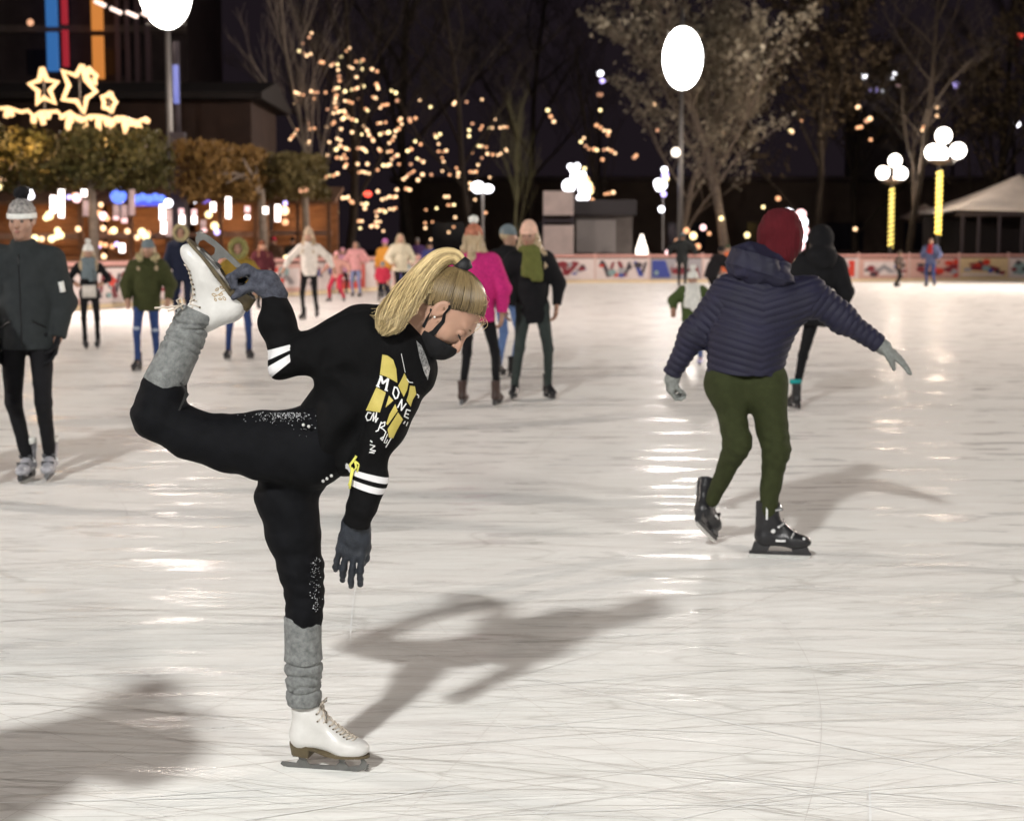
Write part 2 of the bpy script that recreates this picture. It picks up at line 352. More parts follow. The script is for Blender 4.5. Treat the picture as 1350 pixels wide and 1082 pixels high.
# ------------------------------------------------------------------ boards of the rink
PCOL = {'w': (.64, .56, .54), 'r': (.55, .04, .02), 'd': (.20, .02, .03), 'b': (.04, .06, .28), 'k': (.05, .04, .05), 'p': (.56, .34, .29), 't': (.22, .32, .32), 'y': (.60, .46, .26), 'g': (.32, .31, .33)}
def pm(c): return mat('board_print_' + {'w': 'white', 'r': 'red', 'd': 'dark_red', 'b': 'blue', 'k': 'black', 'p': 'pink', 't': 'teal', 'y': 'sand', 'g': 'grey'}[c], PCOL[c], .45, .06, 5)
STYLES = ['white', 'white with a dark red heart', 'white with dark slanted letters', 'red', 'pale with grey and teal shapes', 'sand coloured', 'pale pink with a winged figure', 'blue and white']
def board_run(a, b, n, label, seed, styles, skip=0):
    d = (b - a); L = d.length / n; ang = math.atan2(d.y, d.x); u = d.normalized(); nv = Vector((u.y, -u.x, 0))   # nv points to the ice
    root = thing('rink_board', label, 'barrier', a, ang); rnd = random.Random(seed)
    for i in range(n):
        x0 = i * L; s = styles[i % len(styles)]
        if i < skip: continue
        bgc = {'h': 'w', 'v': 'w', 'r': 'r', 't': 'w', 'y': 'y', 'f': 'p', 'b': 'g', 'w': 'w', 'x': 'p'}[s]
        pb = MB().box((x0 + L / 2, 0, .50), (L - .07, .05, .78)).build('panel', pm(bgc), root)
        mb = {}
        def shp(c, pts):
            q = mb.setdefault(c, MB()); q.extr([(x0 + p * L, .12 + z * .76) for p, z in pts], .012, off=(0, -.032, 0))
        if s == 'h': shp('d', [(.3, .85), (.42, .9), (.5, .75), (.6, .9), (.72, .82), (.62, .5), (.5, .2), (.38, .5)]); shp('w', [(.42, .7), (.5, .62), (.58, .7), (.5, .42)])
        elif s == 'v':
            for k in range(3): q = .1 + k * .3; shp('kdb'[k], [(q, .88), (q + .07, .88), (q + .2, .15), (q + .11, .12)]); shp('k' if k else 'd', [(q + .14, .3), (q + .2, .3), (q + .26, .85), (q + .21, .85)])
        elif s == 'r': shp('w', [(.1, .35), (.86, .35), (.86, .62), (.1, .62)]); shp('r', [(.2, .42), (.7, .42), (.7, .52), (.2, .52)])
        elif s == 't': shp('t', [(.08, .2), (.3, .15), (.42, .5), (.25, .85), (.1, .7)]); shp('k', [(.5, .3), (.62, .25), (.7, .6), (.58, .8)]); shp('r', [(.8, .1), (.92, .1), (.92, .9), (.8, .9)])
        elif s == 'y': shp('d', [(.2, .4), (.8, .3), (.82, .5), (.5, .7), (.22, .6)]); shp('w', [(.05, .1), (.9, .1), (.9, .22), (.05, .22)])
        elif s == 'f': shp('k', [(.2, .3), (.45, .35), (.5, .85), (.55, .35), (.8, .6), (.6, .15), (.35, .12)]); shp('r', [(.88, .05), (.97, .05), (.97, .95), (.88, .95)])
        elif s == 'b': shp('b', [(.05, .08), (.4, .08), (.3, .92), (.05, .92)]); shp('w', [(.45, .2), (.6, .2), (.7, .85), (.5, .85)]); shp('d', [(.75, .1), (.95, .1), (.9, .6), (.78, .7)])
        elif s == 'x': shp('w', [(.1, .15), (.9, .15), (.9, .85), (.1, .85)]); shp('g', [(.25, .3), (.5, .7), (.75, .3), (.6, .25), (.5, .45), (.4, .25)])
        for k in range(10):
            a, z, r1, r2 = rnd.uniform(.1, .9), rnd.uniform(.18, .82), rnd.uniform(.04, .10), rnd.uniform(.06, .18); bl = MB(); bl.extr([(x0 + (a + r1 * math.cos(t_)) * L, .12 + (z + r2 * math.sin(t_)) * .76) for t_ in (0, .9, 2, 3.1, 4.1, 5.2)], .006, off=(0, -.036 - k * .0015, 0)); bl.build('print', pm(rnd.choice('ddrbkgtkd')), pb); continue
            shp(rnd.choice('ddrbkgtkd'), [(a + r1 * math.cos(t_) * rnd.uniform(.6, 1.2), z + r2 * math.sin(t_) * rnd.uniform(.6, 1.2)) for t_ in (0, 1, 2, 3.1, 4.1, 5.2)])
        for c, q in mb.items(): q.build('print', pm(c), pb)
        MB().box((x0, .02, .56), (.07, .09, 1.08)).build('post', mat('board_post', (.55, .40, .36), .5), root)
    MB().box((d.length / 2, 0, .99), (d.length, .16, .10)).build('top_rail', mat('board_rail', (.58, .30, .26), .45), root)
    MB().box((d.length / 2, -.02, .05), (d.length, .08, .1)).build('kick_rail', mat('kick_rail', (.74, .60, .38), .45), root)
    return root
board_run(FB, FC_, 13, 'straight pink topped advertising boards along the far end of the rink', 1, 'vhvbtrtxfytbv')
board_run(FB + (FA - FB) * .0, FA, 33, 'slanting pink railed boards down the side behind the market skaters', 2, 'xhwrvxtwf') if 0 else None
ra = FA.copy(); side = (FB - FA)
s_start = 16
pa = FA + side * (s_start / 33)
board_run(pa, FB, 17, 'slanting pink railed boards on the market side of the rink', 2, 'xwrhxvwtf')

# ------------------------------------------------------------------ flood masts
STEEL = mat('galvanised_steel', (.30, .29, .28), .45, .1, 12, metal=.6)
AIM = [(1, 9, 0), (-1, 12, 0), (-3, 26, 0), (4, 42, 0), (8, 26, 0), (-4, 20, 0), (8, 44, 0), (0, 38, 0)]
def flood_mast(i, label, seen=False):
    (x, y, z), watts, col = FLOODS[i]
    root = thing('floodlight_mast', label, 'floodlight', (x, y, -.12), 0, 'floodlight masts round the rink')
    MB().tube([(0, .25, 0), (0, .25, z * .6), (0, .25, z + 2.2)], [.13, .10, .06], 10).build('mast', STEEL, root, True)
    MB().box((0, .25, .2), (.5, .5, .4)).build('footing', mat('footing', (.3, .29, .28), .8), root)
    to = (Vector((2, 12, 0)) - Vector((x, y, z))).normalized(); ang = math.atan2(to.x, -to.y)
    br = MB(); [br.box((0, .12, z + .12 + q), (1.2, .1, .08)) for q in (-1.05, -.55, .0, .55, 1.05)]; br.build('crossarm', STEEL, root)
    Mt = Matrix.Rotation(ang, 3, 'Z') @ Matrix.Rotation(R(-12), 3, 'X'); c = Vector((0, 0, z + .12)); ax = Mt @ Vector((0, 1, 0)); N = 28
    def ring(y, rx, rz): return [c + Mt @ Vector((rx * math.cos(6.28318 * k / N), y, rz * math.sin(6.28318 * k / N))) for k in range(N)]
    def loft(rs_): m = MB(); V = [v for r_ in rs_ for v in ring(*r_)]; n = len(rs_); m.add(V, [(j * N + k, j * N + (k + 1) % N, (j + 1) * N + (k + 1) % N, (j + 1) * N + k) for j in range(n - 1) for k in range(N)] + [tuple(range(N)), tuple((n - 1) * N + k for k in range(N))[::-1]]); return m
    hd = loft([(.34, .3, .5), (.24, .62, 1.0), (.06, .80, 1.30), (-.10, .84, 1.36)]).build('lamp_head', mat('lamp_housing', (.12, .12, .12), .5), root, True)
    gl = glow('flood_glass_' + ('warm' if col[1] < .88 else 'white'), (1, .93, .86) if col[1] < .88 else (1, .97, .95), 14)
    loft([(-.101, .80, 1.32), (-.22, .76, 1.24), (-.36, .58, .95), (-.45, .30, .5)]).build('lamp_glass', gl, hd, True)  # oval glass enlarged to take in the lamp's glare
    o = Vector(to) * .5
    lamp('floodlight', Vector((x, y, z)) + o, watts, col, .45, root, AIM[i])
    if seen: lamp('floodlight_spill', Vector((x, y, z)) + Vector((0, -.6, 0)), watts * .28, col, .5, root)
flood_mast(2, 'tall white floodlight mast behind the clipped green trees', True)
flood_mast(3, 'blazing floodlight mast beyond the far boards, before the pale tree', True)
for i, s in ((0, 'behind the camera by the near corner'), (1, 'behind the camera at the other near corner'), (4, 'added outside the frame beside the long side'), (5, 'added outside the frame on the market side'), (6, 'added outside the frame by the far corner'), (7, 'added outside the frame beyond the market stalls')):  # masts outside the frame are unseen, added to even the light on the ice
    flood_mast(i, 'rink floodlight mast ' + s)
# small globe half way up the far mast
p = P(891, 201, 64.6); t = thing('mast_globe', 'small round white lamp half way up the far floodlight mast', 'lamp', p)
MB().ball((0, 0, 0), .19, 14, 10).build('globe', glow('globe_soft', (1, .86, .72), 1.6), t, True); MB().tube([(0, .1, 0), (0, .62, -.1)], .03).build('bracket', STEEL, t)
t = thing('lamp_cable', 'pale cable with small lamps running up to the left floodlight', 'cable', P(140, 5, 47))
a0, a1 = P(100, -16, 47), P(205, 20, 47)
pts = [a0.lerp(a1, k / 10) - Vector((0, 0, .25 * math.sin(math.pi * k / 10))) - t.location for k in range(11)]
MB().tube(pts, .03).build('cable', STEEL, t)
for k in (3, 5, 7, 9): MB().tube([pts[k] - Vector((.16, 0, -.05)), pts[k] + Vector((.16, 0, -.09))], .055).build('bulb', glow('cable_lamp', (1, .75, .65), 1.1), t, True)

# ------------------------------------------------------------------ bulbs
GW = {'w': glow('bulb_warm', (1.0, .62, .34), 1.5), 'o': glow('bulb_orange', (1.0, .48, .24), .95), 'y': glow('bulb_yellow', (1.0, .78, .38), 1.7), 'c': glow('bulb_cool', (.95, .93, 1.0), 3.2), 'v': glow('bulb_violet', (.55, .45, 1.0), 1.6), 'd': glow('bulb_dim', (.85, .42, .24), .7), 'r': glow('bulb_red', (1.0, .08, .05), 1.6), 'p': glow('bulb_pink', (1, .62, .62), 1.6)}
_bm = {}
def bulb_mesh(k):
    if k not in _bm:
        m = MB().ball((0, 0, 0), 1, 8, 6).mesh('bulb', True); m.materials.append(GW[k]); _bm[k] = m
    return _bm[k]
def bulb(parent, p, k, r, sq=1.0, name='bulb'):
    o = bpy.data.objects.new(name, bulb_mesh(k)); COL.objects.link(o); o.parent = parent; o.location = Vector(p) - parent.location; o.scale = (r, r, r * sq); return o
def light_string(label, bul, Y, r, group=None, cat='string lights', depth=2.2, wire=True, seed=1, name='string_lights'):
    """bul: chains of (px,py) in the photograph, hung in a tree standing at distance Y"""
    rnd = random.Random(seed); c = P(bul[0][0][0], bul[0][0][1], Y); root = thing(name, label, cat, (c.x, Y, c.z), 0, group); w_ = MB()
    for ch in bul:
        dd = rnd.uniform(-depth, depth); q = [P(x, y, Y + dd) for x, y in ch]; pts = []
        for i, p in enumerate(q):
            p = p + Vector((0, rnd.uniform(-.3, .3), 0)); pts.append(p - root.location)
            bulb(root, p, rnd.choice('wwwoowyd'), r * rnd.uniform(.75, 1.1), .92)
        if wire and len(pts) > 1: w_.tube(pts, .014, 4)
    if wire and w_.v: w_.build('wire', mat('wire', (.03, .03, .03), .6), root)
    return root
def zz(L, ox=370, oy=0, s=3.183): return [[(ox + x / s, oy + y / s) for x, y in ch] for ch in L]
big = zz([[(127, 137), (120, 158)], [(95, 187), (75, 212), (92, 220), (108, 232), (130, 231)], [(162, 258), (176, 261)], [(210, 276), (222, 272), (235, 268)], [(287, 203), (273, 214), (255, 241)], [(318, 262), (332, 258), (348, 256)], [(287, 281), (300, 286)],
 [(243, 297), (246, 322), (248, 340)], [(345, 291)], [(385, 293), (404, 300)], [(316, 322)], [(322, 370), (338, 357), (346, 362)], [(403, 355), (408, 366), (412, 376)], [(65, 390), (78, 396), (92, 397)], [(62, 412), (64, 424), (65, 438)], [(130, 386), (143, 388), (156, 389)], [(190, 390)], [(136, 412)],
 [(220, 378), (232, 374), (241, 370)], [(262, 384), (270, 383), (296, 375), (312, 376)], [(232, 400), (232, 416), (230, 434), (228, 450)], [(272, 426), (286, 428), (296, 430)], [(326, 416)], [(388, 408), (400, 414)], [(467, 384), (482, 389)], [(487, 421)], [(420, 456), (428, 444), (440, 442), (450, 440)],
 [(195, 458)], [(225, 478), (240, 471), (252, 469), (266, 467), (272, 478)], [(302, 474), (294, 487), (284, 492)], [(355, 456), (362, 462)], [(258, 500), (268, 498)], [(222, 512), (218, 522)], [(303, 504), (318, 508)], [(112, 512), (114, 522)], [(86, 542), (70, 546), (60, 560), (48, 573), (42, 586)], [(122, 541), (134, 541), (146, 541)], [(190, 532)], [(252, 541)],
 [(352, 532), (358, 542), (366, 552), (372, 568), (382, 580), (390, 592)], [(408, 518), (420, 517), (438, 513)], [(415, 562), (430, 559), (445, 557), (456, 558)], [(503, 498), (500, 508), (508, 522)], [(541, 500), (543, 510)], [(566, 497)], [(495, 541), (484, 552), (477, 572), (468, 588), (455, 600)],
 [(300, 556)], [(337, 563)], [(240, 584), (252, 590)], [(204, 597)], [(98, 604), (108, 600), (118, 594)], [(228, 628), (236, 622), (250, 612), (262, 618), (274, 624), (284, 628)], [(240, 664), (254, 664), (266, 650), (276, 666)], [(326, 624), (338, 622), (350, 628), (358, 636)], [(410, 624), (416, 632)], [(448, 636), (464, 636)],
 [(465, 668), (478, 658), (490, 652)], [(565, 594), (587, 606)], [(547, 626), (533, 634)], [(192, 650)], [(325, 690)], [(361, 687)], [(268, 700), (274, 690)], [(430, 694), (446, 694), (458, 690)], [(497, 690)], [(546, 690)], [(575, 668), (586, 674), (598, 680)], [(328, 724), (344, 722), (358, 726), (370, 728)], [(406, 713)],
 [(166, 758), (178, 748), (192, 744), (206, 739), (222, 737), (240, 730)], [(515, 752), (528, 744), (538, 734), (548, 724), (560, 720)], [(577, 756)], [(594, 732)], [(634, 735)], [(196, 794)], [(88, 798)], [(345, 812), (356, 810)], [(408, 804)], [(490, 797)], [(528, 793), (542, 797)], [(205, 828), (222, 830), (236, 828)],
 [(258, 830), (272, 830), (286, 828), (292, 842), (302, 850)], [(427, 838), (440, 832), (456, 826), (472, 828), (484, 826)], [(340, 856), (350, 862), (362, 856), (356, 876)], [(130, 864), (142, 862), (152, 872)], [(165, 908), (176, 902), (190, 898), (202, 890), (214, 884), (238, 890), (236, 906), (232, 930)],
 [(402, 890), (414, 884), (428, 882), (440, 890)], [(458, 878), (470, 878), (482, 874)], [(403, 908), (400, 930), (392, 945), (380, 950), (402, 950), (416, 930)], [(326, 928), (340, 928)], [(333, 958)], [(432, 970)], [(112, 926), (124, 940), (140, 952), (154, 960)]])
second = zz([[(732, 430), (726, 438), (740, 424)], [(779, 426)], [(845, 419)], [(628, 448)], [(586, 424)], [(804, 518), (790, 545), (790, 570)], [(897, 498)], [(846, 532), (838, 542)], [(872, 537), (886, 535)], [(922, 536), (938, 534), (950, 536)], [(646, 564), (652, 574), (670, 566)], [(664, 607)], [(662, 636), (680, 636), (696, 634)], [(678, 664), (685, 680)],
 [(820, 608), (832, 612), (846, 614), (862, 617)], [(803, 642)], [(945, 628), (950, 634)], [(912, 650), (924, 646), (890, 650), (868, 648)], [(845, 664), (828, 692)], [(738, 706), (746, 726), (744, 740)], [(708, 733)], [(678, 718)], [(796, 722), (808, 722), (820, 720)], [(878, 745)], [(690, 826), (704, 826)], [(704, 862), (716, 860), (728, 860)], [(610, 881)], [(653, 874)], [(732, 912)], [(606, 936), (606, 957)], [(638, 932)], [(860, 893)], [(705, 975), (727, 953)], [(795, 770), (795, 792)], [(816, 838)], [(630, 1005)]])
third = [[(791, 146)], [(786, 166), (792, 168)], [(797, 172), (803, 173), (802, 178)], [(770, 182), (766, 187), (772, 193), (777, 196), (783, 197), (787, 198), (796, 198), (801, 197), (806, 199), (811, 202)], [(794, 211)], [(722, 146), (726, 154), (730, 161)], [(798, 256), (803, 255), (808, 254)], [(779, 217)], [(771, 222)]]
far_r = [[(1132, 141)], [(1146, 157), (1141, 160)], [(1129, 169), (1134, 168)], [(1235, 142), (1236, 153)], [(1217, 169), (1215, 172)], [(1056, 159)], [(1041, 173), (1043, 174)], [(951, 176)], [(861, 139), (857, 144)], [(1025, 262)], [(1007, 273)], [(1127, 302)], [(839, 205), (836, 208)], [(867, 172)], [(1149, 184)]]
light_string('dense warm fairy lights spiralling up the tallest lit tree, left of centre', big, 62, .068)
light_string('sparser warm fairy lights in the tree right beside the tallest lit tree', second, 66, .064, seed=3)
light_string('curling warm light chain above the grey cabin and white screens', third, 72, .085, seed=4)
light_string('scattered orange bulbs in the dark trees around the globe lamps', far_r, 74, .11, seed=5)
# ------------------------------------------------------------------ trees
BARK = mat('bark', (.030, .022, .016), .9, .35, 6, .5, 20); BARKP = mat('pale_bark', (.26, .21, .165), .9, .3, 6, .5, 20)
def tree_meshes(h, seed, spread=.55, levels=5, leafy=0, up=.55, leaf=.09, first=.22, rt=None):
    rnd = random.Random(seed); T = MB(); C = MB(); lv = []
    def grow(p, d, L, r, lev):
        pts = [p]; n = 5 if lev < 2 else 3; dd = d.copy()
        for i in range(n):
            dd = (dd + Vector((rnd.gauss(0, .10), rnd.gauss(0, .10), rnd.gauss(.03, .06)))).normalized(); pts.append(pts[-1] + dd * L / n)
        r2 = r * (.45 if lev else .35); (T if lev == 0 else C).tube(pts, [r + (r2 - r) * k / n for k in range(n + 1)], 7 if lev == 0 else (5 if lev == 1 else 3), cap=False)
        if lev >= 3 and leafy:
            for k in range(leafy): lv.append(pts[rnd.randrange(1, n + 1)] + Vector((rnd.gauss(0, .14), rnd.gauss(0, .14), rnd.gauss(0, .14))))
        if lev >= levels - 1: return
        m = (11 if lev == 0 else 6 if lev == 1 else 5)
        for k in range(m):
            f = first + (1 - first) * (k + rnd.random()) / m if lev == 0 else .25 + .75 * (k + rnd.random()) / m
            i = min(int(f * n), n - 1); q = pts[i].lerp(pts[i + 1], f * n - i); a = rnd.uniform(0, 6.28) if lev else k * 2.4 + rnd.random()
            out = Vector((math.cos(a), math.sin(a), 0)); nd = (out * spread + dd * up + Vector((0, 0, .25))).normalized()
            l2 = L * ((.50 * (1.15 - f * .75)) if lev == 0 else rnd.uniform(.42, .6) * (1.1 - .35 * f))
            grow(q, nd, l2, max(r * .42 * (1.1 - .5 * f), .008), lev + 1)
    grow(Vector((0, 0, 0)), Vector((0, 0, 1)), h, rt or h * .018, 0)
    V = []; F = []
    for p in lv:
        a = Vector((rnd.gauss(0, 1), rnd.gauss(0, 1), rnd.gauss(0, 1))).normalized(); b = a.orthogonal().normalized(); c = a.cross(b); s = leaf * rnd.uniform(.6, 1.3); o = len(V)
        V += [p - b * s, p + c * s * .6, p + b * s, p - c * s * .6]; F.append((o, o + 1, o + 2, o + 3))
    return T.mesh('trunk', True), C.mesh('crown', True), (meshnp('leaves', V, F, False) if V else None)
_tm = {}
LEAFP = mat('pale_leaf', (.40, .35, .26), .8, .5, 3); LEAFB = mat('brown_leaf', (.07, .05, .028), .8, .4, 3)
def tree(kind, label, px, Y, h, rot, args, bark=BARK, leafm=None, py=335, group='trees beyond the far end of the rink', sc_=1, zb=-.12):
    key = str(args)
    if key not in _tm: _tm[key] = tree_meshes(**args)
    T, C, L = _tm[key]; c = P(px, py, Y); r = thing(kind, label, 'tree', (c.x, Y, zb), rot, group); k = h / args['h']
    for nm, me, m in (('trunk', T, bark), ('crown', C, bark), ('leaves', L, leafm)):
        if me is None or m is None: continue
        if not me.materials: me.materials.append(m)
        o = bpy.data.objects.new(nm, me); COL.objects.link(o); o.parent = r; o.scale = (k, k, k)
        if me.materials[0] is not m: o.material_slots[0].link = 'OBJECT'; o.material_slots[0].material = m
    return r
A1 = dict(h=10, seed=1, levels=5, rt=.16); A2 = dict(h=10, seed=5, levels=5, spread=.7, rt=.14); A3 = dict(h=10, seed=9, levels=4, spread=.35, up=.9, rt=.12)
AL = dict(h=10, seed=12, levels=5, leafy=2, leaf=.11, spread=.55, first=.16, rt=.17)
tree('bare_tree', 'tall bare tree wound with the densest warm fairy lights', 455, 63, 12.5, 0, A1)
tree('bare_tree', 'bare tree with a few warm lights, second of the lit trees', 615, 67, 12, 1, A2)
tree('bare_tree', 'thin bare tree with a pale trunk left of the tallest lit tree', 418, 60, 10.5, 2, A3, BARKP)
tree('bare_tree', 'slender bare tree carrying the curled light chain over the cabin', 792, 73, 10, 2, A3)
tree('leafy_tree', 'broad pale leaved tree lit by the far floodlight', 960, 68.5, 13.4, .5, AL, BARKP, LEAFP)
tree('leafy_tree', 'brownish leaved tree just right of the brightest pale tree', 1070, 74, 12.5, 2.2, AL, BARK, LEAFB)
tree('leafy_tree', 'lower pale speckled tree behind the far floodlight pole', 895, 70, 10.5, 4.2, AL, BARKP, LEAFP)
tree('bare_tree', 'dark bare tree with a thick forked trunk between the globe lamps', 1195, 70, 13, 1.3, A2)
tree('leafy_tree', 'dim brown tree over the roof of the white tents', 1290, 80, 12, 3, AL, BARK, LEAFB)
tree('bare_tree', 'dark bare tree high behind the second lit tree', 545, 78, 17, 3.2, A1)
tree('bare_tree', 'dark bare tree above the row of white screens', 700, 80, 15, 4.2, A2)
tree('leafy_tree', 'dull brown tree between the two globe lamps and the pale tree', 1130, 82, 12, 5.2, AL, BARK, LEAFB)
tree('bare_tree', 'far dark bare tree at the side of the globe lamp with four globes', 1320, 86, 15, .7, A1)
tree('bare_tree', 'bare tree with upright twigs beside the white screens', 682, 64, 6.5, .3, A3, mat('olive_bark', (.13, .12, .06), .9, .3), group='trees beyond the far end of the rink')
# clipped green street trees with flat crowns on the market side
def clipped(label, px, Y, trunk_px, x0, x1, y0, y1, mt, seed, dp=2.2):
    rnd = np.random.RandomState(seed); c = P((x0 + x1) / 2, (y0 + y1) / 2, Y); k = P(x1, y0, Y); hw = (k.x - P(x0, y0, Y).x) / 2; hz = (P(x0, y0, Y).z - P(x0, y1, Y).z) / 2
    tb = P(trunk_px, 320, Y); root = thing('clipped_tree', label, 'tree', (tb.x, Y, -.12), 0, 'clipped leafy trees by the market')
    ox, oz = c.x - tb.x, c.z + .12; m = MB(); m.tube([(0, 0, 0), (.05, 0, oz * .5), (0, 0, oz - hz * .6)], [.17, .13, .11], 9); m.build('trunk', BARKP, root, True)
    b = MB()
    for i in range(12):
        a = i * 2.4; b.tube([(0, 0, oz - hz * .8), (ox * .5 + math.cos(a) * hw * .4, math.sin(a) * dp * .4, oz - hz * .1), (ox + math.cos(a) * hw * .85, math.sin(a) * dp * .85, oz + hz * .5 * math.sin(i * 1.7))], [.06, .04, .02], 5)
    b.build('branch', BARKP, root, True)
    n = 9000; cl = rnd.rand(70, 3) * 2 - 1; p = cl[rnd.randint(0, 70, n)] * [.86, .86, .78] + rnd.randn(n, 3) * [.10 / hw * 1.6, .13, .20]
    keep = (np.abs(p) < 1.08).all(1); p = p[keep]; n = len(p); p = p * [hw, dp, hz] + [ox, 0, oz]
    a = rnd.randn(n, 3); a /= np.linalg.norm(a, axis=1)[:, None]; bb = np.cross(a, rnd.randn(n, 3)); bb /= np.linalg.norm(bb, axis=1)[:, None]; cc = np.cross(a, bb); s = (.055 + .05 * rnd.rand(n))[:, None]
    V = np.stack([p - bb * s, p + cc * s * .65, p + bb * s, p - cc * s * .65], 1).reshape(-1, 3); F = np.arange(n * 4).reshape(n, 4)
    link('leaves', meshnp('leaves', V, F, False), mt, root)
GL = mat('green_leaf', (.045, .05, .012), .7, .5, 2.2, col2=(.12, .09, .022)); GO = mat('orange_lit_leaf', (.14, .08, .022), .7, .5, 2.2, col2=(.26, .15, .04)); GD = mat('dull_green_leaf', (.10, .085, .03), .7, .5, 2.2, col2=(.16, .12, .04))  # ochre tone puts the orange light from below into the leaf colour
clipped('first flat topped clipped green tree behind the man in the knitted hat', 0, 43, 30, -60, 84, 172, 248, GL, 1)
clipped('second flat topped clipped green tree under the lit stars', 0, 42, 122, 88, 226, 172, 250, GL, 2)
clipped('clipped tree tinted by orange light, right of the blue lit mast', 0, 47, 345, 246, 342, 190, 264, GO, 3)
clipped('dull olive clipped tree next to the tall tree of lights', 0, 50, 402, 340, 425, 205, 262, GD, 4)

# ------------------------------------------------------------------ building on the left with coloured light columns
DW = mat('dark_wall', (.05, .035, .035), .8, .2, 1.5); DW2 = mat('slab_edge', (.11, .085, .075), .8, .2, 1.5); WOOD = mat('market_wood', (.17, .085, .045), .75, .35, 3, .3, 40, stretch=(1, 1, 6))
bc = P(60, 330, 75); b = thing('tall_building', 'tall dark building with coloured light columns behind the market', 'building', (bc.x, 75, -.12))
x0, x1 = P(-160, 0, 75).x - bc.x, P(243, 0, 75).x - bc.x
MB().box(((x0 + x1) / 2, 5, 10), (x1 - x0, 9, 20)).build('wall', DW, b)
for z in (6.2, 9.0, 11.6, 14.2): MB().box(((x0 + x1) / 2, .25, z), (x1 - x0, .55, .34)).build('floor_slab', DW2, b)
for k in range(11):
    for z in (7.3, 10.0, 12.7):
        if (k * 7 + int(z)) % 3: continue
        MB().box((x0 + 1 + k * (x1 - x0 - 2) / 10, .48, z + .1), (.9, .06, 1.2)).build('window', mat('dark_glass', (.02, .018, .025), .1, .1, 3), b)
def column(px, y0, y1, wpx, g_, nm):
    a = P(px, y0, 74.5); c = P(px, y1, 74.5); wd = wpx / FPX * 74.5
    for k in range(2):
        za, zc = (c.z + (a.z - c.z) * k / 2, c.z + (a.z - c.z) * (k + 1) / 2)
        MB().box((a.x - bc.x, -.5, (za + zc) / 2 + .12), (wd, .2, zc - za - .25)).build(nm, g_, b, bevel=.04)
column(67, -20, 98, 15, glow('light_blue', (.05, .20, .55), .36), 'light_column')
column(84, -20, 92, 8, glow('light_red', (.55, .03, .05), .32), 'light_column')
column(127, -20, 108, 15, glow('light_orange', (.80, .28, .06), .42), 'light_column')
for k, px in enumerate((150, 163, 176, 190)):
    a = P(px, 0, 74.5); MB().box((a.x - bc.x, .1, 9.5), (.22, .3, 11)).build('pilaster', mat('pilaster', (.15, .10, .11), .8), b)
for q in ((40, 30), (270, 144), (278, 144)): bulb(b, P(q[0], q[1], 74.4), 'd', .16)
t = thing('lit_mast', 'dark slim mast with a dim blue strip beside the first trees', 'mast', (P(238, 330, 46).x, 46, -.12))
zt = P(238, 175, 46).z + .12; MB().box((0, 0, zt / 2), (.42, .42, zt)).build('post', mat('dark_post', (.06, .05, .06), .7), t)
MB().tube([(0, 0, zt), (0, 0, P(239, 55, 46).z + .12)], .09).build('upper_pole', mat('dark_post', (.06, .05, .06), .7), t, True)
MB().box((0, -.1, P(239, 112, 46).z + .12), (.16, .06, 1.1)).build('light_strip', glow('dim_blue', (.06, .10, .45), .5), t)
# lower long roof behind the garland
rb = thing('market_hall', 'low brown hall with warm lit eaves under the star lights', 'building', (P(100, 330, 52).x, 52, -.12))
hx = P(330, 200, 52).x - P(-80, 200, 52).x; cx = P(125, 200, 52).x - rb.location.x
zt = P(0, 128, 52).z + .12
MB().box((cx, 3, zt / 2), (hx, 5.5, zt)).build('wall', mat('hall_wall', (.035, .018, .012), .8, .3, 1.2), rb)
MB().extr([(-.6, zt - .1), (6.2, zt - .1), (6.2, zt + .1), (2.8, zt + .75), (-.6, zt + .1)], hx + 1, Matrix.Rotation(R(90), 3, 'Z') @ Matrix.Identity(3), (cx, 0, 0)).build('roof', mat('hall_roof', (.016, .012, .011), .8, .3, 1.2), rb)

# ------------------------------------------------------------------ stars and icicle garland
ROPE = glow('rope_light', (1.0, .60, .28), 1.15)
def star(label, cx, cy, pts, rpx=3.3, Y=44):
    c = P(cx, cy, Y); t = thing('star_light', label, 'star light', c, 0, 'rope light stars above the market')
    q = [P(x, y, Y) - c for x, y in pts]; MB().tube(q + [q[0]], rpx / FPX * Y, 8).build('rope_light', ROPE, t, True)
    MB().tube([(0, .08, q[0].z * .9), (0, .08, min(v.z for v in q) - .35)], .02).build('stand', STEEL, t)
def z1(L): return [(x / 5.408, y / 5.408) for x, y in L]
star('upright rope light star, leftmost above the clipped trees', 57, 115, z1([(300, 485), (335, 572), (410, 585), (355, 645), (392, 738), (312, 695), (268, 745), (272, 650), (208, 600), (280, 575)]))
star('biggest rope light star, tilted with a long lower point', 104, 115, z1([(585, 465), (610, 570), (685, 655), (618, 700), (598, 805), (545, 722), (448, 712), (490, 610), (446, 505), (540, 540)]))
star('small rope light star tucked behind the biggest one', 121, 102, z1([(630, 480), (655, 515), (690, 540), (675, 565), (685, 600), (650, 585), (620, 560), (625, 520)]), 2.6, 45)
star('smallest rope light star low on the garland end', 143, 134, z1([(790, 660), (800, 695), (828, 730), (808, 755), (798, 798), (768, 775), (738, 770), (742, 728), (726, 690), (760, 685)]), 2.8)
g0 = P(0, 148, 43.5); t = thing('icicle_garland', 'glowing icicle garland along the eaves above the green trees', 'string lights', g0)
top = z1([(0, 775), (60, 770), (120, 790), (150, 800), (200, 790), (240, 830), (290, 800), (345, 800), (410, 795), (440, 830), (500, 800), (540, 830), (600, 850), (640, 830), (700, 830), (750, 840), (800, 860), (830, 840), (880, 840), (930, 860), (980, 870), (1050, 845)])
q = [P(x, y, 43.5) - g0 for x, y in top]; MB().tube(q, .05, 6).build('rope_light', ROPE, t, True)
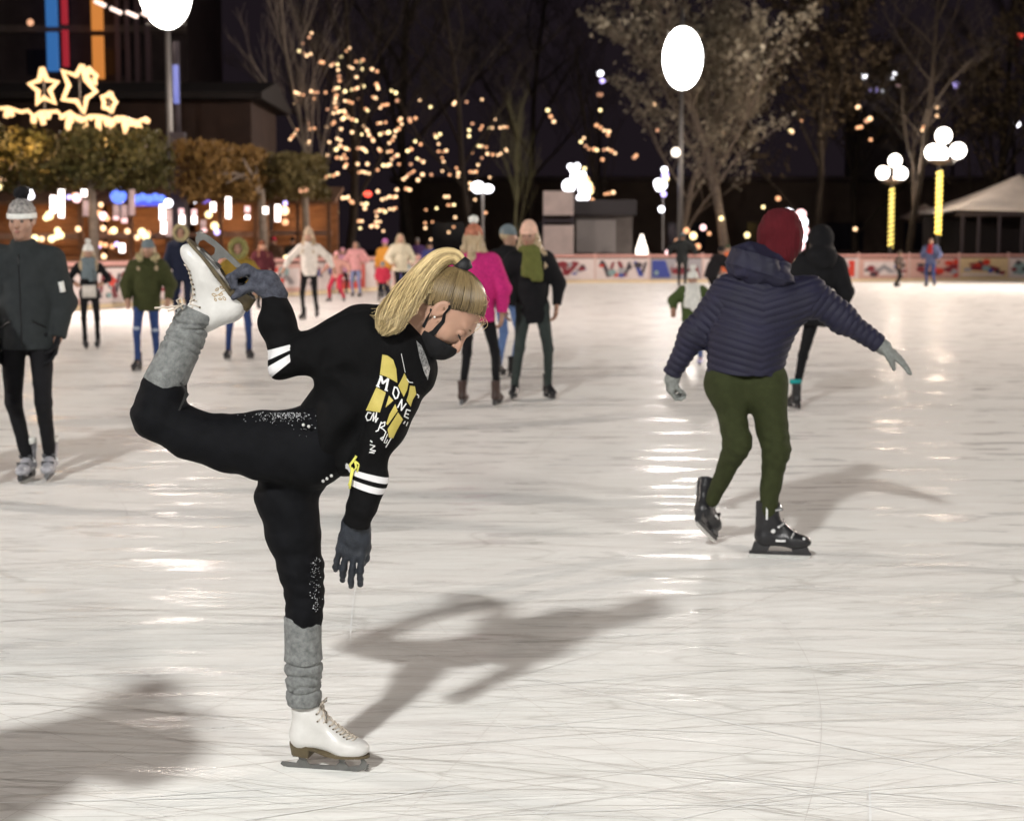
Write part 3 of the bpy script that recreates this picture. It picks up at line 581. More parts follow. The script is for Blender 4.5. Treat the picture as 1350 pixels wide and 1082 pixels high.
drops = z1([(40, 840), (90, 830), (240, 880), (312, 890), (290, 850), (340, 850), (445, 850), (478, 950), (505, 880), (570, 870), (608, 940), (660, 850), (703, 938), (720, 860), (770, 900), (800, 930), (850, 870), (902, 955), (935, 900), (975, 910), (1015, 975), (1045, 880)])
for i, (x, y) in enumerate(drops):
    e = P(x, y, 43.5) - g0; s = min(q, key=lambda v: abs(v.x - e.x)); MB().tube([s, (s + e) / 2, e], [.07, .085, .07], 6).build('icicle', ROPE, t, True)
lamp('warm_garland', P(60, 190, 43.0) + Vector((0, -1.6, 0)), 60, (1, .62, .3), .3, t)
lamp('warm_garland', P(160, 190, 43.0) + Vector((0, -1.8, 0)), 60, (1, .62, .3), .3, t)

# ------------------------------------------------------------------ market stalls under the trees
for i, (a, c, Y, lab) in enumerate(((-30, 118, 46, 'wooden market stall behind the man in the knitted hat'), (125, 232, 47, 'wooden market stall with the round blue sign'), (246, 345, 50, 'wooden market stall under the orange lit tree'), (352, 440, 54, 'darker market stall left of the lit trees'))):
    A, B = P(a, 340, Y), P(c, 340, Y); W = B.x - A.x; t = thing('market_stall', lab, 'stall', ((A.x + B.x) / 2, Y, -.12), 0, 'wooden market stalls'); zt = P(0, 262, Y).z + .12
    MB().box((0, 1.6, zt / 2), (W, .12, zt)).build('back_wall', WOOD, t)
    for k in range(int(zt / .24)): MB().box((0, 1.5, .14 + k * .24), (W, .05, .2)).build('plank', WOOD, t)
    MB().extr([(-.8, zt - .2), (2, zt + .35), (2, zt + .47), (-.8, zt - .08)], W + .3, Matrix.Rotation(R(90), 3, 'Z')).build('roof', mat('stall_roof', (.20, .11, .065), .8, .3, 2), t)
    for s in (-1, 0, 1): MB().box((s * (W / 2 - .1), -.5, zt / 2 - .1), (.12, .12, zt - .2)).build('post', WOOD, t)
    MB().box((0, -.55, 1.05), (W, .5, .07)).build('counter', mat('stall_counter', (.28, .15, .08), .6), t)
    MB().box((0, -.45, .52), (W - .1, .06, .95)).build('front', mat('stall_front', (.10, .05, .03), .8), t)
    MB().box((0, -.5, zt * .62), (W, .08, .16)).build('beam', mat('stall_beam', (.32, .19, .13), .7), t)
    lamp('stall_lamp', (t.location.x, Y + .3, zt * .72), 42, (1, .58, .26), .15, t)
# tall white tube lights hanging from the branches
def tube_lights(label, lst, Y, gcol):
    c = P(lst[0][0], lst[0][1], Y); t = thing('tube_lights', label, 'tube lights', c)
    for x, y0, y1, k in lst:
        a, e = P(x, y0, Y) - c, P(x, y1, Y) - c; m = {'w': glow('tube_white', (1, .86, .80), 3), 'p': glow('tube_pink', (.9, .55, .55), .9), 'f': glow('tube_faint', (.45, .30, .28), .5), 'v': glow('tube_violet', (.5, .42, 1), 1.2)}[k]
        MB().tube([a, e], .075, 8).build('tube', m, t, True)
    return t
Z = [(70, 258, 281, 'w'), (81, 250, 287, 'w'), (111, 250, 259, 'w'), (113, 264, 285, 'f'), (153, 270, 284, 'f'), (153, 285, 290, 'p'), (164, 270, 287, 'f'), (164, 288, 294, 'p'), (174, 250, 284, 'f'), (214, 270, 290, 'w'), (216, 292, 308, 'w'), (223, 276, 312, 'f'), (161, 321, 333, 'w')]
tube_lights('white tube lights hanging under the first clipped trees', Z, 41, 0)
tube_lights('white tube lights hanging under the orange lit tree', [(239, 275, 283, 'p'), (240, 284, 298, 'w'), (256, 276, 284, 'p'), (256, 285, 295, 'w'), (268, 290, 300, 'f'), (269, 301, 306, 'p'), (281, 267, 279, 'w'), (301, 260, 288, 'w'), (326, 272, 280, 'p'), (326, 284, 289, 'w'), (350, 273, 282, 'w'), (366, 270, 292, 'w')], 45, 0)
mk = [(37, 252, 'c', .12), (34, 257, 'c', .1), (40, 258, 'c', .11), (65, 284, 'y', .12), (61, 287, 'y', .09), (101, 261, 'p', .13), (98, 258, 'o', .08), (91, 260, 'v', .07), (222, 268, 'c', .12), (76, 304, 'y', .09), (80, 310, 'y', .1), (75, 312, 'y', .09), (68, 315, 'y', .1), (46, 314, 'y', .1), (55, 315, 'w', .08), (103, 302, 'w', .08), (133, 270, 'w', .07), (136, 285, 'p', .12), (130, 281, 'o', .08), (141, 288, 'o', .08), (136, 301, 'w', .08), (150, 304, 'y', .1), (145, 306, 'o', .07), (168, 305, 'w', .08), (187, 306, 'y', .11), (192, 311, 'y', .12), (181, 313, 'w', .08), (195, 308, 'o', .08), (132, 322, 'o', .08), (130, 324, 'v', .08), (139, 323, 'o', .07), (148, 325, 'o', .07), (154, 322, 'v', .07), (137, 338, 'w', .08), (170, 220, 'v', .08), (2, 238, 'w', .12), (0, 246, 'y', .09)]
t = thing('string_lights', 'yellow and coloured bulbs strung along the left market stalls', 'string lights', P(90, 305, 44))
for x, y, k, r in mk: bulb(t, P(x, y, 44), k, r)
t = thing('string_lights', 'few yellow and violet bulbs strung along the stall under the orange lit tree', 'string lights', P(280, 290, 48))
for x, y, k, r in [(275, 283, 'y', .11), (283, 298, 'y', .12), (286, 306, 'v', .09), (375, 278, 'w', .14), (376, 293, 'o', .1), (280, 233, 'v', .07), (257, 266, 'c', .05), (397, 251, 'd', .08), (403, 250, 'd', .08), (378, 341, 'y', .11), (376, 268, 'v', .07)]: bulb(t, P(x, y, 48), k, r)
t = thing('blue_sign', 'round blue glowing sign disc over the market stall', 'sign', P(156, 258, 45.5)); MB().ball((0, 0, 0), .24, 14, 8).build('disc', glow('blue_sign', (.12, .22, 1), 1.1), t, True); MB().box((0, .2, -.3), (.05, .05, .7)).build('bracket', STEEL, t)
t = thing('blue_sign', 'long blue glowing sign bar over the market stall', 'sign', P(196, 261, 45.5))
for k in range(5): MB().ball(P(180 + k * 8.2, 262 - (k % 2) * 2, 45.5) - t.location, .12, 10, 6, .95).build('letter', glow('blue_sign', (.12, .22, 1), 1.1), t, True)
MB().box((0, .1, -.1), (1, .05, .26)).build('backing', glow('blue_back', (.08, .10, .6), .7), t)
t = thing('blue_sign', 'thin violet glowing strip under the orange lit tree', 'sign', P(255, 264, 48))
MB().box(P(241, 265, 48) - t.location, (.28, .05, .1)).build('strip', glow('violet_strip', (.3, .2, .9), .8), t); MB().box(P(272, 266, 48) - t.location, (.22, .05, .1)).build('strip', glow('violet_strip', (.3, .2, .9), .8), t)
# coloured lamps among the lit trees
for px, py, Y, k, r, lab in ((418, 260, 60, 'r', .19, 'red lamp low in the lit tree, nearer the orange lit tree'), (485, 256, 60, 'r', .15, 'second smaller red lamp in the middle of the lit tree')):
    t = thing('red_lamp', lab, 'lamp', P(px, py, Y)); bulb(t, t.location, k, r, .8, 'lens'); MB().box((0, .15, 0), (.2, .14, .2)).build('housing', DW, t)
t = thing('street_lantern', 'twin bright white lantern between the two lit trees', 'lamp', P(636, 247, 64)); bulb(t, P(630, 247, 64), 'c', .27, .9, 'globe'); bulb(t, P(643, 249, 64), 'c', .24, .75, 'globe'); MB().tube([(0, .1, 0), (0, .1, -3.5)], .06).build('pole', STEEL, t)

# ------------------------------------------------------------------ cabin with white screens
sc0 = thing('white_screen', 'two stacked white advertising screens left of the grey cabin', 'billboard', (P(735, 330, 64).x, 64, -.12)); WS = mat('screen_white', (.66, .55, .52), .5, .12, 2.5)
for y0, y1 in ((252, 284), (297, 336)):
    a, c = P(716, y0, 64), P(756, y1, 64); MB().box(((a.x + c.x) / 2 - sc0.location.x, 0, (a.z + c.z) / 2 + .12), (c.x - a.x, .18, a.z - c.z)).build('panel', WS, sc0, bevel=.02)
for px in (717, 755): a = P(px, 252, 64); MB().box((a.x - sc0.location.x, .15, a.z / 2), (.12, .12, a.z)).build('post', mat('dark_post', (.06, .05, .06), .7), sc0)
a, c = P(716, 288, 64), P(756, 294, 64); MB().box((0, .05, (a.z + c.z) / 2 + .12), (1.2, .1, .12)).build('crossbar', mat('dark_post', (.06, .05, .06), .7), sc0)
cb = thing('grey_cabin', 'grey cabin with a ribbed pale shutter and dark roof', 'cabin', (P(795, 330, 66).x, 66, -.12)); X = lambda px, Y=66: P(px, 300, Y).x - cb.location.x; Zc = lambda py, Y=66: P(700, py, Y).z + .12
MB().box(((X(757) + X(834)) / 2, 1.4, Zc(284) / 2), (X(834) - X(757), 2.6, Zc(284))).build('wall', mat('cabin_wall', (.17, .15, .14), .8, .2, 2), cb)
MB().box(((X(752) + X(838)) / 2, 1.2, (Zc(262) + Zc(286)) / 2), (X(838) - X(752), 3.3, Zc(264) - Zc(284))).build('roof', mat('cabin_roof', (.07, .065, .07), .8), cb, bevel=.05)
n = 12
for k in range(n): MB().box((X(760) + (X(812) - X(760)) * (k + .5) / n, .02, (Zc(290) + Zc(333)) / 2), ((X(812) - X(760)) / n * .86, .1, Zc(290) - Zc(333))).build('slat', mat('shutter', (.42, .39, .38), .5, .15), cb)
# light sculpture: cluster of white globes
t = thing('light_sculpture', 'cluster of blazing white globe lights above the white screens', 'light display', P(765, 245, 68))
for x, y, r, k in ((750, 245, .29, 'c'), (757, 224, .2, 'c'), (752, 220, .13, 'c'), (761, 219, .13, 'c'), (757, 232, .16, 'c'), (768, 231, .16, 'c'), (771, 238, .2, 'w'), (766, 240, .2, 'c'), (775, 245, .2, 'y'), (770, 250, .25, 'c'), (777, 252, .17, 'y'), (765, 261, .16, 'c'), (773, 260, .14, 'c'), (780, 249, .11, 'o'), (781, 264, .09, 'o'), (761, 276, .17, 'c'), (767, 274, .07, 'v')): bulb(t, P(x, y, 68), k, r, 1, 'globe')
MB().tube([P(766, 225, 68.3) - t.location, P(768, 300, 68.3) - t.location], .05).build('frame', STEEL, t)
t = thing('light_sculpture', 'smaller cluster of white and violet globes left of the pale tree', 'light display', P(871, 243, 66))
for x, y, r, k in ((876, 224, .13, 'c'), (877, 231, .15, 'v'), (868, 242, .2, 'c'), (873, 244, .2, 'c'), (869, 247, .17, 'c'), (879, 236, .1, 'y'), (875, 256, .12, 'v'), (872, 276, .13, 'c'), (881, 333, .13, 'p')): bulb(t, P(x, y, 66), k, r, 1, 'globe')
MB().tube([P(874, 225, 66.2) - t.location, P(874, 330, 66.2) - t.location], .04).build('frame', STEEL, t)
t = thing('light_cone', 'glowing white cone standing just behind the far boards', 'light display', P(846, 338, 65)); MB().tube([(0, 0, 0), (0, 0, .3), (0, 0, .9)], [.26, .24, .05], 14).build('cone', glow('cone_white', (1, .88, .76), 1.9), t, True)
t = thing('light_sculpture', 'pale glowing figure of globes behind the maroon beanie', 'light display', P(1054, 292, 66))
for x, y, r, k in ((1039, 283, .25, 'c'), (1056, 283, .22, 'p'), (1050, 292, .22, 'p'), (1058, 293, .22, 'c'), (1060, 304, .2, 'p'), (1058, 314, .18, 'c'), (1055, 324, .2, 'p'), (1092, 305, .12, 'v'), (1093, 325, .14, 'p')): bulb(t, P(x, y, 66), k, r, 1, 'globe')
MB().tube([P(1054, 290, 66.2) - t.location, P(1054, 335, 66.2) - t.location], .05).build('frame', STEEL, t)
t = thing('string_lights', 'orange bulbs glowing behind the dark skaters at the far boards', 'string lights', P(915, 311, 68))
for x, y, r, k in ((905, 304, .13, 'o'), (914, 311, .16, 'y'), (920, 325, .13, 'o'), (927, 300, .13, 'p'), (951, 288, .1, 'y'), (935, 308, .08, 'o'), (985, 310, .12, 'y'), (893, 318, .13, 'd'), (1012, 286, .1, 'w')): bulb(t, P(x, y, 68), k, r)

# ------------------------------------------------------------------ globe lamps wound with yellow lights
GLB = glow('lamp_globe', (1, .93, .84), 5)
def globe_lamp(label, px, Y, gl, top, bot, wpx):
    c = P(px, 330, Y); t = thing('globe_lamp', label, 'street lamp', (c.x, Y, -.12), 0, 'globe lamps wound with yellow lights'); zz_ = lambda y: P(px, y, Y).z + .12
    ym = (max(g_[1] for g_ in gl)); MB().tube([(0, 0, 0), (0, 0, zz_(ym + 8))], .09, 10).build('post', STEEL, t, True)
    for x, y, r in gl:
        q = P(x, y, Y) - t.location; o = MB().ball((q.x, 0, q.z), r / FPX * Y, 16, 10).build('globe', GLB, t, True)
        MB().tube([(0, 0, zz_(ym + 14)), (q.x * .7, 0, zz_(ym + 13)), (q.x, 0, q.z - r / FPX * Y * .9)], .035).build('arm', STEEL, t, True)
    MB().tube([(0, 0, zz_(ym + 15)), (0, 0, zz_(ym + 10)), (0, 0, zz_(ym + 8))], [.1, .5, .55], 14).build('dish', mat('lamp_dish', (.35, .26, .22), .5), t, True)
    z0, z1_ = zz_(bot), zz_(top); rr = wpx / 2 / FPX * Y; pts = [(math.cos(k * .9) * rr * .8, math.sin(k * .9) * rr * .8, z0 + (z1_ - z0) * k / 90) for k in range(91)]
    MB().tube([(0, 0, z0), (0, 0, z1_)], rr * .72, 10).build('light_wrap', glow('yellow_wrap', (1.0, .60, .08), 1.3), t, True)
    MB().tube(pts, rr * .3, 5).build('rope_light', glow('yellow_rope', (1.0, .72, .16), 1.9), t, True)
    lamp('globe_light', (c.x, Y - .8, P(px, gl[0][1], Y).z), 300, (1, .80, .62), .3, t)
globe_lamp('shorter globe lamp with three globes and a yellow wound post', 1174, 70, [(1180, 212, 8.5), (1164, 228, 8.5), (1188, 229, 8.5)], 249, 326, 7)
globe_lamp('taller globe lamp with four globes and a yellow wound post', 1236, 66, [(1244, 179, 10.5), (1230, 201, 10.5), (1241, 203, 9.5), (1263, 199, 10.5)], 226, 309, 8.5)
# ------------------------------------------------------------------ white tents on the right
t = thing('white_tent', 'white peaked marquee with dark open sides behind the far boards', 'tent', (P(1310, 330, 68).x, 68, -.12)); X = lambda px: P(px, 300, 68).x - t.location.x; Zc = lambda py: P(700, py, 68).z + .12
TW = mat('tent_fabric', (.90, .82, .77), .6, .12, 1.5, .2, 6)
m = MB(); N = 14
def tentp(px0, px1, eave, peak, d0, d1):
    xa, xb = X(px0), X(px1); m = MB(); vs = []; cx_ = (xa + xb) / 2; cyy = (d0 + d1) / 2
    for j in range(7):
        f = j / 6; s = 1 - f; z = Zc(eave) + (Zc(peak) - Zc(eave)) * (f ** 1.25)
        for (a, b_) in ((-1, -1), (0, -1), (1, -1), (1, 0), (1, 1), (0, 1), (-1, 1), (-1, 0)): vs.append((cx_ + a * s * (xb - xa) / 2, cyy + b_ * s * (d1 - d0) / 2, z - .12 * s * (a == 0 or b_ == 0)))
    fs = [(j * 8 + k, j * 8 + (k + 1) % 8, (j + 1) * 8 + (k + 1) % 8, (j + 1) * 8 + k) for j in range(6) for k in range(8)]
    return m.add(vs, fs)
tentp(1253, 1490, 277, 226, -1, 7).build('canopy', TW, t, True)
for px in (1262, 1283, 1310, 1340, 1400): MB().box((X(px), -.8, Zc(279) / 2), (.11, .11, Zc(279))).build('post', mat('dark_post', (.06, .05, .06), .7), t)
MB().box((X(1335), -.85, Zc(282)), (X(1420) - X(1255), .05, .22)).build('valance', mat('valance', (.10, .08, .08), .8), t)
MB().box((X(1335), 4.5, Zc(282) / 2), (X(1420) - X(1255), .1, Zc(282) - .1)).build('back_wall', mat('tent_back', (.03, .025, .025), .9), t)
t2 = thing('white_tent', 'lower white tent partly hidden at the edge of the marquee', 'tent', t.location + Vector((0, 5, 0))); tt = t; tentp(1256, 1300, 282, 262, 0, 5).build('canopy', mat('tent_fabric_shaded', (.30, .24, .21), .6), t2, True)  # darker copy of the white cloth, shade put into its colour
for px in (1262, 1294): MB().box((X(px), .3, Zc(283) / 2), (.1, .1, Zc(283))).build('post', mat('dark_post', (.06, .05, .06), .7), t2)
# dark hall behind everything on the right, distant tower block top
t = thing('dark_building', 'long dark low building behind the tents and trees', 'building', (P(1000, 330, 92).x, 92, -.12)); MB().box((2, 4, 2.6), (46, 8, 5.2)).build('wall', mat('far_wall', (.07, .05, .04), .9, .3, .5), t); MB().box((2, 3.8, 5.3), (47, 9, .3)).build('roof', DW, t)
for k in range(9): MB().box((-18 + k * 4.6, -.03, 2), (2.2, .08, 1.6)).build('window', mat('dark_glass', (.02, .018, .025), .1, .1, 3), t)
t = thing('distant_tower', 'distant tower block with lit top floors above the right trees', 'building', (P(1162, 330, 120).x, 120, -.12)); zz_ = lambda y: P(1160, y, 120).z + .12
MB().box((0, 3, zz_(97) / 2), (3.6, 5, zz_(97))).build('wall', mat('tower_wall', (.10, .085, .08), .9), t)
for x, y, k, r in ((1140, 101, 'c', .22), (1178, 100, 'c', .28), (1156, 119, 'v', .26), (1150, 120, 'v', .2), (1163, 120, 'c', .2), (1184, 113, 'p', .15)): bulb(t, P(x, y, 119.8), k, r, 1, 'lit_window')
for x, y, k, r, lab in ((1260, 112, 'v', .26, 'lone pale blue lamp high beside the distant tower'), (1340, 164, 'c', .27, 'white lamp on the dark mast above the marquee'), (1343, 47, 'r', .3, 'red warning light on the tall mast at the edge'), (791, 97, 'c', .24, 'pale lamp on the mast above the curled light chain')):
    q = P(x, y, 110); t = thing('mast_light', lab, 'mast', (q.x, 110, -.12)); bulb(t, q, k, r, .8, 'lamp'); MB().tube([(0, .2, 0), (0, .2, q.z + .2)], [.2, .06]).build('mast', DW, t, True)
bulb(t, P(794, 107, 110), 'v', .2, .8, 'lamp'); bulb(t, P(791, 125, 110), 'd', .2, .8, 'lamp')
# ================================================================== PEOPLE
SKIN = mat('skin', (.37, .215, .15), .5, .08, 14, .12, 300, spec=.4, sss=.12)
BLADE = mat('blade_steel', (.62, .62, .60), .3, .08, 20, metal=.45)
def frame(f, up):
    f = Vector(f).normalized(); l = Vector(up).cross(f).normalized(); return Matrix((f, l, f.cross(l))).transposed()
def headprims(c, M, s=1.0, detail=True):
    W = lambda x, y, z: Vector(c) + M @ Vector((x, y, z)) * s; Mm = M; L = tuple(M.col[1])
    p = [ell(W(-.012, 0, .022), (.093 * s, .074 * s, .088 * s), Mm, .03), ell(W(.022, 0, -.035), (.062 * s, .056 * s, .078 * s), Mm, .03), ell(W(.052, 0, -.092), (.024 * s, .026 * s, .02 * s), Mm, .03),
         seg(W(.082, 0, .004), W(.104, 0, -.034), .0085 * s, .0125 * s, L, k=.012)]
    for a in (-1, 1):
        p += [ell(W(.05, a * .034, -.032), .026 * s, None, .02), ell(W(.094, a * .0105, -.036), .0075 * s, None, .006)]
    if detail:
        p += [ell(W(.070, 0, .024), (.018 * s, .050 * s, .010 * s), Mm, .02)]
        for a in (-1, 1):
            p += [ell(W(.096, a * .031, .003), (.017 * s, .016 * s, .010 * s), Mm, .012, True), ell(W(.0715, a * .031, .001), .0135 * s, None, .004)]
            p += [ell(W(-.004, a * .077, -.006), (.019 * s, .007 * s, .031 * s), Mm @ Matrix.Rotation(R(-a * 16), 3, 'Z'), .006), ell(W(.001, a * .0855, -.001), (.010 * s, .007 * s, .019 * s), Mm, .004, True), ell(W(.006, a * .080, .002), (.006 * s, .008 * s, .010 * s), Mm, .003, True)]
        p += [ell(W(.084, 0, -.062), (.012 * s, .022 * s, .0055 * s), Mm, .006), ell(W(.082, 0, -.072), (.012 * s, .019 * s, .006 * s), Mm, .005)]
    return p
def handprims(w_, d, nrm, s=1.0, curl=(14, 22, 16), spread=5, thumb=35, side=1, grip=0):
    """w_ wrist, d along the hand, nrm out of the palm; side=+1 puts the thumb on d x nrm"""
    d = Vector(d).normalized(); nrm = Vector(nrm); nrm = (nrm - d * nrm.dot(d)).normalized(); l = d.cross(nrm) * side; w_ = Vector(w_)
    p = [seg(w_ - d * .03 * s, w_ + d * .012 * s, (.026 * s, .019 * s), (.03 * s, .017 * s), l, k=.012), seg(w_ + d * .012 * s, w_ + d * .082 * s, (.034 * s, .0165 * s), (.040 * s, .014 * s), l, k=.012)]
    for i, (o, L) in enumerate(((.030, (.043, .025, .02)), (.011, (.047, .029, .022)), (-.009, (.044, .027, .021)), (-.028, (.035, .021, .018)))):
        q = w_ + d * (.088 - .004 * abs(i - 1)) * s + l * o * s; ang = 0; r = (.0098 - .0007 * (i == 3)) * s; sp = R((1.2 - i) * spread)
        dd = d * math.cos(sp) + l * math.sin(sp); p.append(seg(q - d * .03 * s, q, r * 1.05, r * 1.08, k=.010))
        for j in range(3):
            ang += R(curl[j] * (1 + .12 * i)); e = dd * math.cos(ang) + nrm * math.sin(ang); q2 = q + e * L[j] * s
            p.append(seg(q, q2, r * (1.05 - .08 * j), r * (.98 - .1 * j), k=.004)); q = q2
    a = R(thumb); q = w_ + d * .022 * s + l * .024 * s; e = (d * math.cos(a) + l * math.sin(a)) * .9 + nrm * (.25 + grip * .6)
    for j, L in enumerate((.045, .033, .026)):
        e.normalize(); q2 = q + e * L * s; p.append(seg(q, q2, (.0145 - .002 * j) * s, (.0125 - .002 * j) * s, k=.008)); q = q2; e = e + nrm * (.25 + grip) - l * (.25 + grip * .3)
    return p
def ik(a, b, la, lb, pole):
    a = Vector(a); b = Vector(b); d = b - a; D = min(d.length, (la + lb) * .999); u = d.normalized(); x = (la * la - lb * lb + D * D) / (2 * D); hh = math.sqrt(max(la * la - x * x, 0))
    q = Vector(pole); q = (q - u * q.dot(u)).normalized(); return a + u * x + q * hh
# ---- skates. local frame: x to the toe, z up, origin where the blade meets the ice
def sk_M(loc, toe, up): F = frame(toe, up); return lambda x, y, z, s=1: Vector(loc) + F @ Vector((x, y, z)) * s, F
def plain_skate(root, loc, toe, up, s, mm, h, cuff=.27, accent=None, figure=False, name='skate', near=False):
    W, F = sk_M(loc, toe, up); L = tuple(F.col[1]); sv = lambda x, y, z: W(x, y, z, s)
    p = [ell(sv(.115, 0, .082), (.056 * s, .043 * s, .032 * s), F, .03), seg(sv(-.045, 0, .098), sv(.08, 0, .088), (.036 * s, .038 * s), (.043 * s, .033 * s), L, k=.03), seg(sv(-.04, 0, .11), sv(-.03, 0, cuff), (.038 * s, .046 * s), (.047 * s, .056 * s), L, (0, 1), .03), seg(sv(.0, 0, .17), sv(.06, 0, .115), .03 * s, .03 * s, k=.03)]
    b = blob(name, p, h, mm, root, disp=wrinkle(.002, 30) if near else None, off=None)
    hp = MB(); HM = mat('holder_black', (.03, .03, .032), .35, .2) if not figure else mat('heel_brown', (.05, .04, .03), .5)
    prof = [(-.105, .012), (-.10, .045), (-.085, .075), (.145, .062), (.165, .045), (.168, .014), (.14, .014), (.105, .048), (-.02, .052), (-.055, .014)]
    for pr, th in (([(-.115, .022), (-.105, .042), (-.085, .050), (.14, .050), (.165, .045), (.172, .026), (.165, .018), (-.11, .018)], .016),) if 0 else (([(-.115, .020), (-.112, .034), (.168, .034), (.172, .024), (.165, .018)], .018), ([(-.105, .033), (-.09, .078), (-.01, .075), (-.03, .033)], .034), ([(.085, .033), (.075, .066), (.150, .066), (.165, .033)], .034)): hp.extr([(x * s, z * s) for x, z in pr], th * s, F, sv(0, 0, 0))
    hp.build('blade_holder', HM, b, bevel=.002 if near else 0)
    bl = MB(); bl.extr([(x * s, z * s) for x, z in ((-.11, .021), (-.118, .006), (-.10, 0), (.13, 0), (.16, .006), (.172, .021))], .005 * s, F, sv(0, 0, 0)); bl.build('blade', BLADE, b)
    if near:
        BK = mat('buckle', (.5, .5, .5), .3, metal=.6); lab = mat('white_print', (.7, .7, .7), .5)
        for (x, z, a) in ((.02, .235, -78), (.035, .165, -52), (.085, .118, -22)):
            Mx = F @ Matrix.Rotation(R(-a), 3, 'Y') @ Matrix.Identity(3)
            k = MB(); k.box(sv(x, -.036, z), (.012 * s, .012 * s, .035 * s), Mx); k.box(sv(x + .004, 0, z + .006), (.012 * s, .080 * s, .02 * s), Mx); k.build('buckle', mat('buckle_dark', (.07, .07, .075), .3), b, bevel=.002)
            k = MB(); k.box(sv(x - .002, -.043, z), (.006 * s, .004 * s, .03 * s), Mx); k.build('buckle_lever', BK, b)
        for sy in (-1, 1):
            for q in (MB().box(sv(-.035, sy * .0515, .225), (.008 * s, .004 * s, .07 * s), F), MB().box(sv(.03, sy * .0475, .092), (.045 * s, .004 * s, .01 * s), F), MB().ball(sv(-.005, sy * .043, .135), .011 * s, 10, 6), MB().ball(sv(.02, sy * .043, .155), .006 * s, 8, 5), MB().ball(sv(.135, sy * .028, .1), .008 * s, 8, 5)): q.build('marking', lab, b)
    return b
HAIRC = {'blond': (.50, .36, .17), 'brown': (.10, .06, .035), 'dark': (.03, .022, .018), 'red': (.22, .09, .04), 'light': (.42, .32, .20)}
def hairm(k): return mat('hair_' + k, HAIRC[k], .45, .35, 25, .5, 60, spec=.4, stretch=(1, 1, .12))
FUR = {'cream': (.38, .33, .18), 'olive': (.24, .22, .08)}
def person(label, foot, H=1.68, yaw=0, top=None, hem=.80, puff=.0, legs=None, legr=1.0, boots=None, hat=None, pom=None, hair=None, hairlen=0, fur=None, hood=False, arms=((.20, .02, -.26), (.22, -.05, -.50), (.20, .02, -.26), (.22, -.05, -.50)),
           feet=((-.10, 0, 8, 0), (.10, 0, -8, 0)), lean=(0, -.02), crouch=0, head=(0, 0), glove=None, h=.012, extra=None, quilt=0, scarf=None, kneeb=.03, bag=None, ripped=False, bootlen=.27, hipx=0, at=None, group=None, beanh=1.0, anim=None, near=False, cuffs=None, sole=True):
    """builds a skater facing -Y locally (yaw 0 faces the camera)"""
    if len(foot or ()) == 3: H = ((foot[1] - foot[2]) / (foot[1] - HOR) * HC - .065 - (.035 * beanh if hat else .01)) / 1.73 * 1.75; foot = foot[:2]
    loc = G(*foot) if at is None else Vector(at); root = thing('person', label, 'person', loc, R(yaw), group); S = H / 1.75; b0 = .065
    hip = Vector((hipx, .0, b0 + .90 * S - crouch)); cx, cyy = lean; sh = hip + Vector((cx, cyy, math.sqrt(max(.50 ** 2 - (cx * cx + cyy * cyy) / S / S, .05)) * S)); td = (sh - hip).normalized()
    nk = sh + td * .06 * S; hd = R(head[0]); hp = R(head[1]); fw = Vector((math.sin(hd) * math.cos(hp), -math.cos(hd) * math.cos(hp), math.sin(hp))); hc = nk + td * .075 * S + Vector((0, 0, .085 * S)) + fw * .012; HM = frame(fw, (0, 0, 1))
    hw = .088 * S; sw = .175 * S; P0 = []; C = []; T = []
    # legs
    an = []; kn = []
    for i, s in enumerate((-1, 1)):
        fx, fy, fyaw, lift = feet[i]; a = Vector((fx, fy, b0 + .085 * S + lift)); hj = hip + Vector((s * hw, 0, -.02)); k = ik(hj, a, .435 * S, .40 * S, (s * .12, -1, 0)); an.append(a); kn.append(k)
        P0 += chain([(hj, .060 * S), (k, .036 * S), (a, .026 * S)], k=.02); th = .088 * S * legr
        T += [seg(hj + Vector((0, 0, .03)), k, (th, th * 1.05), (.060 * S * legr, .062 * S * legr), k=.03), seg(k, a + Vector((0, 0, -.01)), (.058 * S * legr, .062 * S * legr), (.042 * S * legr, .045 * S * legr), k=.02)]
        P0 += [ell(a + Vector((0, -.02, -.03)), (.018, .05, .02), None, .02)]
    T.append(seg(hip + Vector((-.04, 0, 0)), hip + Vector((.04, 0, 0)), (.10 * S, .10 * S), None, (0, 0, 1), k=.05)); T.append(ell(hip + Vector((0, .02, -.02)), (.15 * S, .115 * S, .10 * S), None, .05))
    P0 += [ell(hip, (.14 * S, .09 * S, .10 * S), None, .05), seg(hip, sh - td * .08, (.12 * S, .085 * S), (.14 * S, .09 * S), k=.05), seg(sh, hc, .05 * S, .05 * S, k=.02)]
    P0 += headprims(hc, HM, S if S > .8 else .8 + (S - .8) * .35, h < .011)
    # jacket
    hemp = hip + Vector((0, 0, -.08 * S + (.80 - hem) * -.0)) if hem >= .8 else hip - Vector((0, 0, (.95 - hem) * S * .6)); pf = puff
    C += [seg(hemp, hip + td * .18 * S, (.152 * S + pf, .115 * S + pf), (.138 * S + pf, .10 * S + pf), (1, 0, 0), (1, 0), .05), seg(hip + td * .18 * S, sh - td * .06 * S, (.138 * S + pf, .10 * S + pf), (.165 * S + pf, .105 * S + pf), (1, 0, 0), k=.05), seg(sh - td * .03 + Vector((-.09 * S, 0, -.01)), sh - td * .03 + Vector((.09 * S, 0, -.01)), .075 * S + pf * .6, None, (0, 0, 1), k=.06), seg(sh, nk + td * .015, .068 * S + pf * .5, .060 * S + pf * .4, flat=(0, 1), k=.03)]
    hands = []
